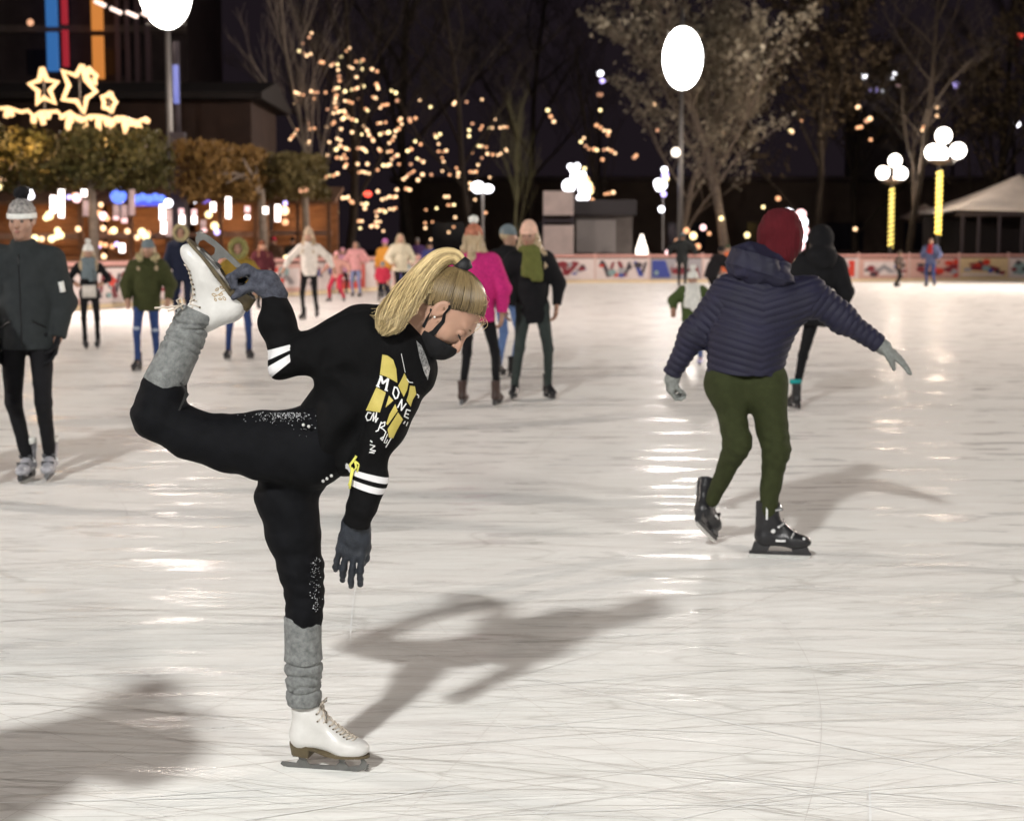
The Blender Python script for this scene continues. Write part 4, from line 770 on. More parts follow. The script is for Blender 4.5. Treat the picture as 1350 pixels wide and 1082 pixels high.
    for i, s in enumerate((-1, 1)):
        e, ha = Vector(arms[2 * i]) * S, Vector(arms[2 * i + 1]) * S; e.x *= s; ha.x *= s; so = sh + Vector((s * sw, 0, -.03 * S)); E = so + e - Vector((s * .175 * S * .35, 0, 0)) * 0; Hh = so + ha
        E = ik(so, Hh, .285 * S, .25 * S, E - (so + Hh) / 2) if (Hh - so).length < .53 * S else (so + Hh) / 2; dd = (Hh - E).normalized(); hands.append((Hh, dd, s))
        P0 += chain([(so, .045 * S), (E, .030 * S), (Hh, .022 * S)], k=.02); P0 += handprims(Hh, dd, Vector((-s, -.3, 0)), S, side=-s) if (h < .011 and not glove) else [seg(Hh, Hh + dd * (.06 if glove else .10), (.015, .022) if glove else (.02, .035), (.010, .016) if glove else (.016, .03), (0, 1, 0), k=.02)]
        C += [seg(so, E, (.066 * S + pf, .070 * S + pf), (.052 * S + pf * .8, .054 * S + pf * .8), k=.045), seg(E, Hh - dd * .015, .050 * S + pf * .8, .036 * S + pf * .5, flat=(0, 1), k=.025)]
    blob('body', P0, h if h > .0085 else .0085, SKIN, root)
    dq = wrinkle(.010 if not quilt else .004, 9, len(label))
    if quilt:
        def dq(p, w0=wrinkle(.004, 9, 3)): return -.011 * np.sqrt(np.abs(np.sin(math.pi * (p[:, 2] + 0 * p[:, 0]) / quilt))) + .005 + w0(p)
    C.append(seg(nk - td * .02, nk + td * .042 * S + Vector((0, -.012, 0)), (.070 * S + pf * .3, .068 * S + pf * .3), (.074 * S + pf * .2, .074 * S + pf * .2), flat=(0, 1), k=.02))
    if top: jk = blob('jacket', C, h, top, root, disp=dq); pass
    tr = blob('trousers', T, h, legs, root, disp=wrinkle(.006, 11, 5))
    if ripped:
        for k_, k in enumerate(kn): blob('ripped_knee', [ell(k + Vector((0, -.045 * S, .03)), (.036, .03, .022))], h * .7, mat('denim_pale', (.36, .42, .52), .9), tr)
    for i in (0, 1):
        fx, fy, fyaw, lift = feet[i]; a = R(fyaw); plain_skate(root, (fx, fy, lift + .002), (math.sin(a), -math.cos(a), -lift * 1.2), (math.sin(a) * lift * 1.2, -math.cos(a) * lift * 1.2, 1), S * .98, boots, max(h * .7, .005), near=near)
        if cuffs and (cuffs is not TEAL or i == 0): blob('sock_cuff', [seg(an[i] + Vector((0, 0, .085)), an[i] + Vector((0, 0, .125)), .058 * S, .060 * S, flat=(1, 1), k=.01)], .008, cuffs, root, disp=fuzz(.006, 90))
    if glove:
        for Hh, dd, s in hands: blob('glove', handprims(Hh, dd, Vector((-s, -.3, 0)), S * 1.1, side=-s), max(h * .4, .004), glove, root)
    if fur or hood:
        hc0 = nk + Vector((0, .03, .01)); hm = top; hd_ = blob('hood', [seg(hc0 + Vector((-.07, .04, 0)), hc0 + Vector((.07, .04, 0)), .075 * S, None, (0, 0, 1), k=.05), ell(hc0 + Vector((0, .09, -.03)), (.12, .07, .10), None, .05)] + ([ell(hc + Vector(-fw * .02) + Vector((0, 0, .015)), (.125 * S, .125 * S, .14 * S), None, .04), ell(hc + fw * .10 + Vector((0, 0, -.01)), (.09, .09, .105), None, .02, True)] if hood else []), h, hm, root, disp=wrinkle(.006, 10, 2))
        if fur:
            rr = []
            for k in range(14):
                a = math.pi * (k / 13) * 1.5 + math.pi * -.25 + 0
                c = nk + Vector((math.cos(a) * .125 * S, -.01 + .10 * math.sin(a) - .03, .04 + .03 * math.sin(a))); rr.append(ell(c, .042 * S, None, .02))
            if hood: rr = [ell(hc + HM @ Vector((.055, math.cos(6.28 * k / 14) * .115, math.sin(6.28 * k / 14) * .13)) * S, .034, None, .02) for k in range(14)]
            blob('fur_trim', rr, h * .8, mat('fur_' + fur, FUR[fur], .95, .4, 40, .8, 120), hd_, disp=fuzz(.018, 60), pad=.02)
    hs = S if S > .8 else .8 + (S - .8) * .35; Wh = lambda x, y, z: hc + HM @ Vector((x, y, z)) * hs
    if hair and hairlen >= 0:
        q = [ell(Wh(-.022, 0, .03), (.092 * hs, .083 * hs, .090 * hs), HM, .02)]
        if hairlen: 
            for a in (-1, 0, 1): q += chain([(Wh(-.055 + .02 * abs(a), a * .06, -.01), .045 * hs), (Wh(-.06 + .03 * abs(a), a * .085, -.12), .042 * hs), (nk + Vector((a * .09 - math.sin(hd) * .08, .06 + math.cos(hd) * .02 - (.12 if a else 0) * math.cos(hd) + (.0), -.04)), .036), (nk + Vector((a * .10 - math.sin(hd) * .08, .07 - (.17 if a else 0) * math.cos(hd), -hairlen)), .018)], k=.03)
        blob('hair', q, h * .8, hairm(hair), root, disp=lambda p: .006 * np.sin(p[:, 0] * 260 + 6 * vnoise(p, 20)) + .008 * vnoise(p, 30, 4))
    if hat:
        q = [ell(Wh(-.014, 0, .048 + .0), (.102 * hs, .088 * hs, .100 * hs * beanh), HM, .02)]
        ht = blob('hat', q, max(h * .6, .005), hat, root, disp=lambda p: .0022 * np.abs(np.sin(p[:, 2] * 190)) + .002 * np.sin(p[:, 0] * 330), cut=[(Wh(0, 0, .028), -(HM @ Vector((.25, 0, 1))).normalized())])
        blob('hat_brim', [seg(Wh(-.012, 0, .018), Wh(-.010, 0, .052), (.092 * hs, .106 * hs), (.092 * hs, .106 * hs), tuple(HM.col[1]), (1, 1), .01)], max(h * .6, .005), extra if (extra and not isinstance(extra, dict)) else hat, ht)
        if pom: blob('pompom', [ell(Wh(-.02, 0, .048 + .105 * beanh + .025), .046 * hs)], max(h * .6, .005), pom, ht, disp=fuzz(.02, 55), pad=.02)
    if scarf: blob('scarf', [ell(nk + Vector((0, -.01, .01)), (.105, .10, .055), None, .03), seg(nk + Vector((.03, -.10, 0)), nk + Vector((.05, -.125 - pf, -.26)), (.055, .025), (.06, .02), (1, 0, 0), k=.03), seg(nk + Vector((-.03, -.10, 0)), nk + Vector((-.05, -.125 - pf, -.22)), (.05, .025), (.05, .02), (1, 0, 0), k=.03)], h * .8, scarf, root, disp=wrinkle(.010, 20))
    if near or h < .0125:
        W = Wh
        for a in (-1, 1): MB().ball(W(.0755, a * .031, .0), .0122 * hs, 10, 8).build('eye', mat('eye', (.10, .08, .07), .15), root, True)
        MB().tube([W(.088, -.02, -.0665), W(.0965, 0, -.067), W(.088, .02, -.0665)], [.002, .0045, .002], 6).build('lips', mat('lips', (.32, .12, .10), .5), root, True)
        for a in (-1, 1): MB().tube([W(.083, a * .014, .024), W(.084, a * .032, .029), W(.072, a * .048, .022)], [.002, .003, .0015], 5).build('eyebrow', mat('eyebrow', (.06, .04, .03), .8), root, True)
    if bag is not None:
        bq, bm_ = bag; c = sh + Vector(bq); blob('bag', [seg(c + Vector((-.09, 0, 0)), c + Vector((.09, 0, 0)), (.085, .05), None, (0, 0, 1), (1, 1), .02)], .008, bm_, root)
        MB().tube([c + Vector((.08, 0, .08)), sh + Vector((.06, -.14, -.08)), sh + Vector((-.07, -.02, .06)), sh + Vector((-.10, .12, -.12))], .008, 6).build('bag_strap', mat('strap', (.05, .05, .05), .6), root)
    return root
BLK = cloth('black_cloth', (.009, .009, .0105), sheen=.06); CHAR = cloth('charcoal_cloth', (.026, .030, .031)); NAVY = cloth('navy_cloth', (.012, .016, .035)); OLV = cloth('olive_cloth', (.045, .05, .018)); JEAN = cloth('jeans', (.03, .055, .16)); BLKB = mat('black_boot', (.02, .02, .022), .35, .2)
WHT = cloth('white_cloth', (.66, .62, .57)); CREAM = cloth('cream_cloth', (.58, .53, .40)); MAG = cloth('magenta_wool', (.50, .025, .17), vs=60, bump=.7, bs=200, var=.3); GRY = cloth('grey_wool', (.16, .20, .22)); LPINK = cloth('pale_pink_knit', (.72, .47, .36), vs=50); SALM = cloth('salmon_knit', (.42, .16, .10), vs=40, var=.4); DGRY = cloth('dark_grey_trousers', (.035, .045, .042))
KNIT = mat('patterned_knit', (.06, .06, .065), .95, .2, 42, .6, 200, col2=(.48, .45, .42)); WKNIT = cloth('white_knit', (.74, .74, .70)); PINK = cloth('pink_cloth', (.60, .30, .30)); RED = cloth('red_cloth', (.42, .03, .06)); PURP = cloth('purple_cloth', (.14, .06, .34)); HOTP = cloth('hot_pink_fur', (.75, .05, .20), vs=60)
BRB = mat('brown_boot', (.05, .03, .025), .4, .2); GRB = mat('grey_boot', (.34, .34, .37), .5, .3, 30); TEAL = cloth('teal_sock', (.02, .30, .30)); YEL = cloth('mustard_cloth', (.26, .17, .03)); WHB = mat('white_boot', (.70, .68, .64), .4, .1)
DN = ((.10, .03, -.24), (.09, -.06, -.50))
# 1 man on the left
person('man in charcoal jacket with patterned pompom hat and grey skates, gliding at the frame edge', (42, 634, 262), 1.76, 3, CHAR, .78, .026, BLK, .92, GRB, KNIT, BLK, 'brown', 0, hood=False, arms=((.06, .05, -.25), (.02, -.02, -.51), (.07, .05, -.25), (.03, -.02, -.51)), feet=((-.02, .0, -6, 0), (.10, .05, 4, 0)), glove=BLK, h=.0085, extra=WKNIT, near=True, cuffs=WKNIT, lean=(.0, -.02), head=(-6, -2), kneeb=.02)
person('person in a purple jacket, almost wholly outside the frame, only an edge showing', (-99, 660, 280), 1.66, 10, PURP, .70, .05, BLK, 1, BLKB, GRY, None, 'brown', 0, arms=DN + ((.14, 0, -.24), (.16, -.04, -.48)), h=.014)
person('bystander in dark jacket standing on the ice just outside the frame', None, 1.74, -150, CHAR, .74, .07, BLK, 1.25, BLKB, BLK, None, 'brown', 0, arms=((.2, .03, -.22), (.34, -.05, -.40)) + DN, h=.014, at=(-1.74, 2.45, 0), feet=((-.2, 0, 20, 0), (.2, .05, -20, 0)))
mn = [o_ for o_ in COL.objects if o_.get('label', '').startswith('man in charcoal')][0]; jm = [o_ for o_ in mn.children if o_.name.startswith('jacket')][0]
bv_ = BVHTree.FromPolygons([v.co for v in jm.data.vertices], [tuple(f.vertices) for f in jm.data.polygons])
def onj(x, z, th): m_ = MB(); return m_
for nm, ln, wd, mm in (('arm_badge', [(.225, 1.20), (.232, 1.14)], .018, WKNIT), ('zip', [(.0, 1.36), (.002, 1.1), (.0, .82)], .004, mat('zip_dark', (.012, .012, .013), .3)), ('pocket_flap', [(.06, .97), (.13, .93)], .006, mat('zip_dark', (.012, .012, .013), .3)), ('pocket_flap', [(-.06, .97), (-.13, .93)], .006, mat('zip_dark', (.012, .012, .013), .3))):
    pts = []
    for (x0, z0), (x1, z1) in zip(ln[:-1], ln[1:]):
        for k in range(9):
            c, nn, _, _ = bv_.ray_cast(Vector((x0 + (x1 - x0) * k / 8, -1, z0 + (z1 - z0) * k / 8)), Vector((0, 1, 0)))
            if c: pts.append(c + nn * .001)
    if len(pts) > 2: MB().tube(pts, wd, 6).build(nm, mm, jm, True)
# left middle distance
person('woman in black with a white bobble hat and a white shoulder bag', (120, 460, 320), 1.60, 14, BLK, .8, .0, BLK, .85, BLKB, WKNIT, WKNIT, 'light', .12, arms=((.16, .05, -.24), (.05, -.14, -.30)) * 2, h=.013, bag=((.0, -.17, -.36), WHT), feet=((-.07, -.05, 10, 0), (.09, .1, -8, 0)), scarf=GRY)
person('person in a dark olive parka with fur hood, grey beanie and ripped jeans', (195, 488, 313), 1.68, 8, OLV, .72, .035, JEAN, .92, BLKB, GRY, None, 'light', .1, fur='cream', arms=((.14, .05, -.24), (.10, -.1, -.46)) * 2, h=.013, ripped=True, feet=((-.10, -.12, -22, 0), (.10, .05, 4, 0)), lean=(.03, -.04))
person('person in navy parka with light fur hood up, behind the olive parka', (243, 432, 298), 1.72, -6, NAVY, .76, .04, NAVY, 1, BLKB, None, None, 'light', 0, fur='cream', hood=True, arms=DN * 2, h=.014)
person('person in blue jeans and mustard fur hooded coat behind the raised skate', (316, 474, 317), 1.62, 12, YEL, .80, .02, JEAN, .95, BLKB, None, None, 'brown', 0, fur='olive', hood=True, arms=((.14, .02, -.22), (.10, -.16, -.32)) * 2, h=.013, feet=((-.14, 0, -20, 0), (.12, 0, 16, 0)))
person('person in dark red coat by the boards behind the raised glove', (347, 408, 316), 1.65, 20, cloth('maroon_coat', (.07, .015, .02)), .74, .03, BLK, 1, BLKB, cloth('rust_hat', (.12, .04, .02)), None, 'red', .1, arms=DN * 2, h=.016)
person('smiling girl in white knitted sweater with arms spread and black leggings', (409, 422, 300), 1.62, -4, WHT, .80, .02, BLK, .85, BLKB, cloth('beige_beanie', (.46, .36, .26)), None, 'light', .16, arms=((.22, .02, -.20), (.32, -.05, -.40)) * 2, h=.013, feet=((-.12, -.05, -16, 0), (.11, .1, 10, .03)), lean=(0, -.03), beanh=1.35)
person('small child in red snow trousers skating with legs apart', (445, 398, 328), 1.12, -20, cloth('dusty_pink', (.45, .24, .20)), .80, .03, RED, 1.25, BLKB, PINK, None, 'brown', 0, arms=((.22, .02, -.16), (.34, -.05, -.30)) * 2, h=.013, feet=((-.22, 0, -20, 0), (.18, 0, 14, 0)), crouch=.05)
person('girl in fluffy pink jacket and pale jeans near the side boards', (470, 392, 318), 1.58, -12, PINK, .78, .05, cloth('pale_jeans', (.22, .26, .44)), .95, BLKB, None, None, 'brown', .16, arms=((.14, .02, -.22), (.10, -.16, -.32)) * 2, h=.014)
person('child in mauve coat between the red trousers and the pink jacket', (452, 388, 326), 1.35, 25, cloth('mauve_coat', (.42, .22, .30)), .76, .04, BLK, 1, BLKB, cloth('mauve_hat', (.5, .25, .3)), None, 'brown', 0, arms=DN * 2, h=.016)
person('long haired woman in a cream vest seen from behind the ponytail', (528, 402, 308), 1.68, 24, CREAM, .76, .04, BLK, 1, BLKB, None, None, 'light', .20, arms=((.14, .02, -.22), (.08, -.16, -.40)) * 2, h=.014)
person('person in an orange and purple jacket left of the cream vest', (509, 393, 314), 1.60, -20, cloth('orange_coat', (.55, .25, .04)), .78, .04, NAVY, 1, BLKB, cloth('violet_hat', (.45, .14, .40)), None, 'brown', 0, arms=DN * 2, h=.016)
person('little child in a bright red jacket in front of the side boards', (505, 398, 345), .98, 0, RED, .76, .05, BLK, 1.2, BLKB, GRY, None, 'brown', 0, arms=DN * 2, h=.014)
person('person in dark blue coat by the boards behind the ponytail', (566, 386, 318), 1.66, 40, cloth('blue_coat', (.05, .06, .20)), .74, .04, BLK, 1, BLKB, BLK, None, 'brown', .1, arms=DN * 2, h=.018)
# trio in the middle
person('woman in a magenta wool jacket, black leggings and pompom beanie, seen from behind', (629, 536, 294), 1.66, 168, MAG, .76, .032, BLK, .84, BRB, SALM, WKNIT, 'light', .20, arms=((.13, .03, -.25), (.10, -.02, -.50)) * 2, h=.010, feet=((-.17, -.03, -4, 0), (.13, 0, 4, 0)), lean=(.02, .0), glove=None, near=False, kneeb=.02)
person('person in grey beanie and blue jeans, half hidden between magenta and black coats', (668, 498, 295), 1.66, 150, BLK, .78, .03, cloth('mid_jeans', (.10, .16, .32)), .9, BLKB, GRY, None, 'light', 0, arms=DN * 2, h=.013, head=(-60, 0), feet=((-.08, 0, 0, 0), (.10, 0, 0, 0)))
person('girl in long black buttoned coat, pale pink beanie and olive scarf', (702, 527, 290), 1.66, 8, BLK, .66, .022, DGRY, .92, BLKB, LPINK, None, 'light', .14, arms=((.12, .03, -.25), (.10, -.03, -.48)) * 2, h=.010, feet=((-.17, -.02, -18, 0), (.15, .02, 14, 0)), scarf=cloth('olive_scarf', (.13, .14, .04)), lean=(-.03, -.02), beanh=1.15, head=(-22, -4), near=False)
# right side
person('young child in white pompom hat with hot pink collar and green bib', (912, 482, 356), 1.16, -8, cloth('green_bib', (.06, .09, .03)), .74, .04, cloth('kid_jeans', (.10, .14, .30)), 1.1, mat('lilac_boot', (.42, .40, .62), .4), WKNIT, WKNIT, 'brown', 0, arms=((.16, 0, -.2), (.20, -.1, -.36)) * 2, h=.011, scarf=WKNIT, fur=None)
person('dark clad man standing by the far boards behind the child in white', (899, 378, 306), 1.80, 170, CHAR, .74, .06, CHAR, 1.1, BLKB, GRY, None, 'dark', 0, arms=((.22, 0, -.2), (.26, -.1, -.36)) * 2, h=.018)
person('person in a black coat bending forward beside the child in white', (936, 402, 314), 1.75, 120, BLK, .74, .06, BLK, 1.1, BLKB, BLK, None, 'dark', 0, lean=(0, -.24), arms=((.14, -.1, -.2), (.10, -.26, -.36)) * 2, h=.018, crouch=.08)
person('small child with dark cap and orange jacket near the far boards', (958, 392, 322), 1.30, 10, cloth('orange_kid', (.60, .16, .07)), .76, .05, GRY, 1.1, BLKB, cloth('dark_green_cap', (.05, .07, .04)), None, 'brown', 0, arms=DN * 2, h=.016)
person('person all in black with long dark hood and teal socks behind the puffer jacket', (1075, 540, 298), 1.74, 184, BLK, .74, .04, BLK, .85, BLKB, None, None, 'dark', .1, hood=True, arms=((.08, .04, -.25), (.06, -.02, -.50)) * 2, h=.010, feet=((.18, 0, 10, 0), (.39, -.25, 0, .06)), hipx=.10, lean=(-.10, -.03), cuffs=TEAL)
person('blurred small figure in black trousers pushing off before the far boards', (1184, 378, 328), 1.45, 60, cloth('brown_coat', (.08, .06, .05)), .76, .04, BLK, 1, BLKB, cloth('brown_hat', (.10, .08, .06)), None, 'brown', 0, arms=((.2, 0, -.2), (.3, -.1, -.36)) * 2, h=.018, feet=((-.3, 0, -10, 0), (.25, .1, 10, 0)), crouch=.05)
person('person with red chest and blue sleeves skating before the far boards', (1226, 378, 314), 1.75, -30, cloth('blue_grey_sleeves', (.10, .12, .22)), .78, .05, cloth('navy_jeans', (.04, .06, .16)), 1.05, BLKB, None, None, 'brown', 0, scarf=cloth('red_vest', (.38, .03, .03)), arms=((.10, 0, -.24), (.10, -.1, -.42)) * 2, h=.016, feet=((-.12, 0, -10, 0), (.14, 0, 10, 0)))
# watchers beyond the boards
for i, (px, c, lab) in enumerate(((1078, BLK, 'watcher in black standing behind the far boards right of the maroon beanie'), (386, CHAR, 'watcher in charcoal beyond the side boards left of the white sweater'), (362, cloth('brown_parka', (.10, .06, .04)), 'watcher in brown parka beyond the side boards near the ochre tree'), (550, cloth('violet_coat', (.09, .05, .16)), 'watcher in violet coat beyond the side boards under the lit tree'))):
    if px == 1078: continue
    Y = 40 + (px - 200) / 500 * 22; person(lab, None, 1.7, random.uniform(-30, 30), c, .76, .04, BLK, 1, BLKB, (GRY, BLK, RED, KNIT)[i], None, 'brown', 0, arms=DN * 2, h=.02, at=(P(px, 330, Y + 2).x, Y + 2, -.12))
# ------------------------------------------------------------------ skater in the quilted jacket (right)
def quilted_skater():
    loc = G(1017, 735); Y0 = loc.y; Q = lambda x, y, d=0: P(x, y, Y0 + d) - loc
    root = thing('person', 'skater in navy quilted jacket, maroon beanie and olive trousers, arms out, back turned', 'person', loc)
    PUF = mat('quilted_nylon', (.007, .0065, .024), .7, .25, 9, .25, 220, spec=.45, sheen=.1); OLT = cloth('olive_trousers', (.030, .036, .013), vs=30); MAR = cloth('maroon_knit', (.075, .006, .010), bump=.8, bs=260); LG = cloth('light_grey_glove', (.20, .21, .20), vs=50, var=.3)
    hipL, hipR = Q(958, 512, .0), Q(1008, 512, .0); kL, kR = Q(972, 585, -.02), Q(1023, 592, -.04); aL, aR = Q(942, 650, .16), Q(1012, 678, .0)
    shL, shR = Q(957, 388, .02), Q(1068, 388, .0); eL, eR = Q(914, 440, .05), Q(1110, 420, .0); wL, wR = Q(886, 492, .10), Q(1158, 453, .0)
    neck = Q(1012, 368, .02); hc = Q(1029, 325, .05); fw = Vector((.45, .86, -.22)); HM = frame(fw, (.10, .0, 1))
    B = chain([(hipL, .06), (kL, .036), (aL, .026)]) + chain([(hipR, .06), (kR, .036), (aR, .026)]) + [seg(Q(983, 500), Q(1012, 390, .02), (.13, .09), (.15, .09), k=.04), seg(neck, hc, .055)]
    B += chain([(shL, .045), (eL, .030), (wL, .020)]) + chain([(shR, .045), (eR, .030), (wR, .020)]) + chain([(shL, .06), (shR, .06)]) + headprims(hc, HM, 1.0)
    B += [seg(wL, Q(885, 498, .1), .016), seg(wR, Q(1170, 458), .016)]
    blob('body', B, .008, SKIN, root)
    T = [seg(hipL + Vector((.0, 0, .03)), kL, (.084, .100), (.056, .064), k=.03), seg(kL, aL + Vector((-.01, 0, -.03)), (.060, .066), (.032, .036), k=.03), seg(hipR + Vector((-.0, 0, .03)), kR, (.094, .102), (.061, .066), k=.03), seg(kR, aR + Vector((-.004, 0, -.02)), (.062, .068), (.034, .038), k=.03), seg(Q(958, 505), Q(1008, 505), (.108, .10), None, (0, 0, 1), k=.05)]
    w1 = wrinkle(.008, 9, 3); kn = [V3(kL), V3(kR)]
    def tw(p):
        d = w1(p)
        for k in kn: r = np.linalg.norm((p - k) * [1, 1, .8], axis=1); d = d + .0032 * np.sin((p[:, 2] - k[2]) * 120 + p[:, 0] * 60) * np.exp(-(r / .10) ** 2)
        return d
    blob('trousers', T, .0065, OLT, root, disp=tw)
    cx0 = Q(990, 440).x
    J = [seg(Q(982, 492, .0), Q(985, 450, .0), (.170, .135), (.172, .135), (1, 0, 0), (1, 0), .05), seg(Q(985, 452), Q(1008, 395, .01), (.172, .135), (.205, .125), (1, 0, 0), k=.05), seg(shL + Vector((.05, 0, -.02)), shR - Vector((.05, 0, .02)), (.085, .10), None, (0, 0, 1), k=.06), seg(Q(1008, 395), neck, (.12, .10), (.075, .075), k=.05)]
    A = [(shL, eL, .074, .056), (eL, wL, .057, .041), (shR, eR, .082, .057), (eR, wR, .058, .041)]
    J += [seg(a, b, r0, r1, k=.05, flat=(0, i in (1, 3))) for i, (a, b, r0, r1) in enumerate(A)]
    w2 = wrinkle(.005, 8, 9)
    def quilt(p):
        x = p[:, 0]; v = p[:, 2] - .30 * np.abs(x - cx0 - .03 * p[:, 2]) + .012 * vnoise(p, 6, 5); best = np.full(len(p), -1e3, np.float32); u = np.zeros(len(p), np.float32)
        for i, (a, b, r0, r1) in enumerate(A):
            a3, b3 = V3(a), V3(b); d = b3 - a3; L = np.linalg.norm(d); d /= L; t = (p - a3) @ d; off = L if i in (1, 3) else 0
            if i in (1, 3): off = np.linalg.norm(V3(A[i - 1][1]) - V3(A[i - 1][0]))
            dist = np.linalg.norm(p - a3 - np.clip(t, 0, L)[:, None] * d, axis=1) - (r0 + (r1 - r0) * np.clip(t / L, 0, 1)); m = (-dist > best) & (np.abs(dist) < .03) & (t > (.03 if i in (0, 2) else -9)); best = np.where(m, -dist, best); u = np.where(m, t + off, u)
        onarm = (best > -1e2) & ((x < V3(shL)[0] + .0) | (x > V3(shR)[0] - .01)); v = np.where(onarm, u, v)
        return -.0075 * np.sqrt(np.abs(np.sin(math.pi * v / .032))) + .004 + w2(p)
    jk = blob('jacket', J, .0046, PUF, root, disp=quilt)
    blob('hood', [ell(Q(1000, 350, -.02), (.145, .10, .085), Matrix.Rotation(R(8), 3, 'Y'), .04), ell(Q(985, 345, -.06), (.075, .07, .085), None, .05), ell(Q(1010, 362, -.07), (.13, .07, .05), Matrix.Rotation(R(15), 3, 'Y'), .04)], .006, PUF, jk, disp=lambda p: wrinkle(.016, 13, 2)(p) - .007 * np.exp(-(np.abs(np.sin(p[:, 2] * 42 + p[:, 0] * 12)) / .2) ** 2))
    for a, d in ((wL, (wL - eL)), (wR, (wR - eR))):
        d = d.normalized(); blob('cuff', [seg(a - d * .014, a + d * .006, .045, .043, flat=(1, 1), k=.01)], .005, PUF, jk)
    W = lambda x, y, z: hc + HM @ Vector((x, y, z))
    bn = blob('beanie', [ell(W(-.012, 0, .045), (.112, .100, .105), HM, .03), ell(W(-.05, .0, .085), (.078, .085, .075), HM, .04), seg(W(-.03, 0, .0), W(-.04, 0, -.04), (.098, .092), (.088, .085), tuple(HM.col[1]), k=.03)], .0055, MAR, root, disp=lambda p: wrinkle(.010, 13, 6)(p) + .0016 * np.sin(p[:, 0] * 300 + 2 * p[:, 2]), cut=[(W(.052, 0, -.005), (HM @ Vector((.9, 0, -.45))).normalized())])
    blob('hair', [ell(W(-.03, 0, -.04), (.075, .08, .06), HM, .03)], .007, hairm('brown'), root)
    blob('glove', [seg(wR - (wR - eR).normalized() * .04, wR + (wR - eR).normalized() * .03, .034, .036)] + handprims(wR, (wR - eR), (.1, .3, -1), 1.08, side=-1, curl=(6, 10, 8), spread=1.5, thumb=14), .0035, LG, root)
    blob('glove', [seg(wL + Vector((.02, 0, .03)), wL - Vector((0, 0, .03)), .034, .036)] + handprims(wL, Vector((-.12, .1, -1)), (.9, .2, -.1), .95, side=1, curl=(40, 50, 30), spread=1, thumb=10, grip=.4), .0035, LG, root)
    plain_skate(root, Q(1020, 735.5), (1, -.16, 0), (-.05, 0, 1), .98, BLKB, .0045, cuff=.265, near=True)
    hl, tt = Q(918, 692, .10), Q(944, 718, .32); d = (tt - hl).normalized()
    plain_skate(root, hl + d * .11, d, (.12, .42, .9), .95, BLKB, .0045, cuff=.265, near=True)
quilted_skater()

# ------------------------------------------------------------------ the girl in the spiral
loc = G(425, 1013); Y0 = loc.y; HQ = lambda x, y, d=0: P(x, y, Y0 + d) - loc
hero = thing('person', 'blond girl in black sweater balancing on one skate, pulling the other up behind her', 'person', loc)
LEG = mat('black_leggings', (.0045, .0048, .006), .78, .3, 30, .3, 500, spec=.1); SWT = None
def sweater_mat():
    m = mat('black_sweater', (.0042, .0042, .0046), .9, .25, 20, .4, 420, spec=.12, sheen=.02); t = m.node_tree; n = t.nodes; L = t.links; b = n['Principled BSDF']
    src = b.inputs['Base Color'].links[0].from_socket; at = n.new('ShaderNodeAttribute'); at.attribute_name = 'stripe'
    r = n.new('ShaderNodeMath'); r.operation = 'GREATER_THAN'; r.inputs[1].default_value = 0; L.new(at.outputs['Fac'], r.inputs[0])
    x = n.new('ShaderNodeMix'); x.data_type = 'RGBA'; x.inputs[7].default_value = (.66, .65, .66, 1); L.new(r.outputs[0], x.inputs[0]); L.new(src, x.inputs[6]); L.new(x.outputs[2], b.inputs['Base Color']); return m
SWT = sweater_mat()
hcH = HQ(590, 410, -.04); HMH = frame((.52, -.17, -.835), (.85, -.05, .52)); HS = .93
# joints
pel = HQ(408, 590, 0); hR, kR, aR = HQ(395, 588, -.05), HQ(207, 546, -.05), HQ(262, 420, -.03); hL, kL, aL = HQ(378, 612, .05), HQ(405, 772, .0), HQ(400, 935, -.0)
sR, eR, wR = HQ(462, 447, -.10), HQ(374, 474, -.06), HQ(363, 388, -.04); sL, eL, wL = HQ(528, 490, -.03), HQ(506, 580, -.13), HQ(470, 692, -.13)
chest = HQ(505, 470, -.02); neckH = HQ(536, 446, -.03)
B = chain([(hR, .060), (HQ(300, 588, -.05), .042), (HQ(250, 576, -.05), .036), (HQ(212, 550, -.05), .034), (aR, .020)]) + chain([(hL, .060), (kL, .032), (aL, .014)]) + [seg(pel, chest, (.06, .08), (.075, .09), (1, 0, 0), k=.04), seg(chest, neckH, .07, .048, k=.04), seg(neckH, hcH + HMH @ Vector((-.03, 0, -.06)), .048, .047, k=.025)]
B += chain([(sR, .040), (eR, .028), (wR, .020)]) + chain([(sL, .040), (eL, .028), (wL, .020)]) + [seg(sR, sL, .04, k=.03)] + headprims(hcH, HMH, HS)
B += handprims(wR, Vector((-.62, 0, .62)), (-.55, .35, -.6), .6)[:2] + handprims(wL, (-.22, 0, -1), (0, 1, 0), .6)[:2]
blob('body', B, .0034, SKIN, hero)
# leggings
w1 = wrinkle(.0035, 16, 3)
def lw(p):
    d = w1(p)
    for k, a in ((V3(kR), 130), (V3(HQ(405, 770)), 170)):
        r = np.linalg.norm(p - k, axis=1); d = d + .0025 * np.sin((p[:, 2] - k[2]) * a + 40 * (p[:, 0] - k[0])) * np.exp(-(r / .09) ** 2)
    r = np.linalg.norm(p - V3(HQ(365, 625)), axis=1); d = d + .004 * np.sin(p[:, 0] * 90 + p[:, 2] * 70) * np.exp(-(r / .12) ** 2); return d
T = chain([(HQ(398, 588, -.05), (.094, .095)), (HQ(350, 587, -.055), (.087, .092)), (HQ(300, 584, -.055), (.070, .08)), (HQ(250, 572, -.055), (.061, .07)), (HQ(209, 548, -.055), (.063, .066))], (0, 0, 1), .03)
T += chain([(HQ(207, 546, -.055), .068), (HQ(215, 515, -.05), .056), (HQ(232, 478, -.045), .040)], (1, 0, 0), .02)
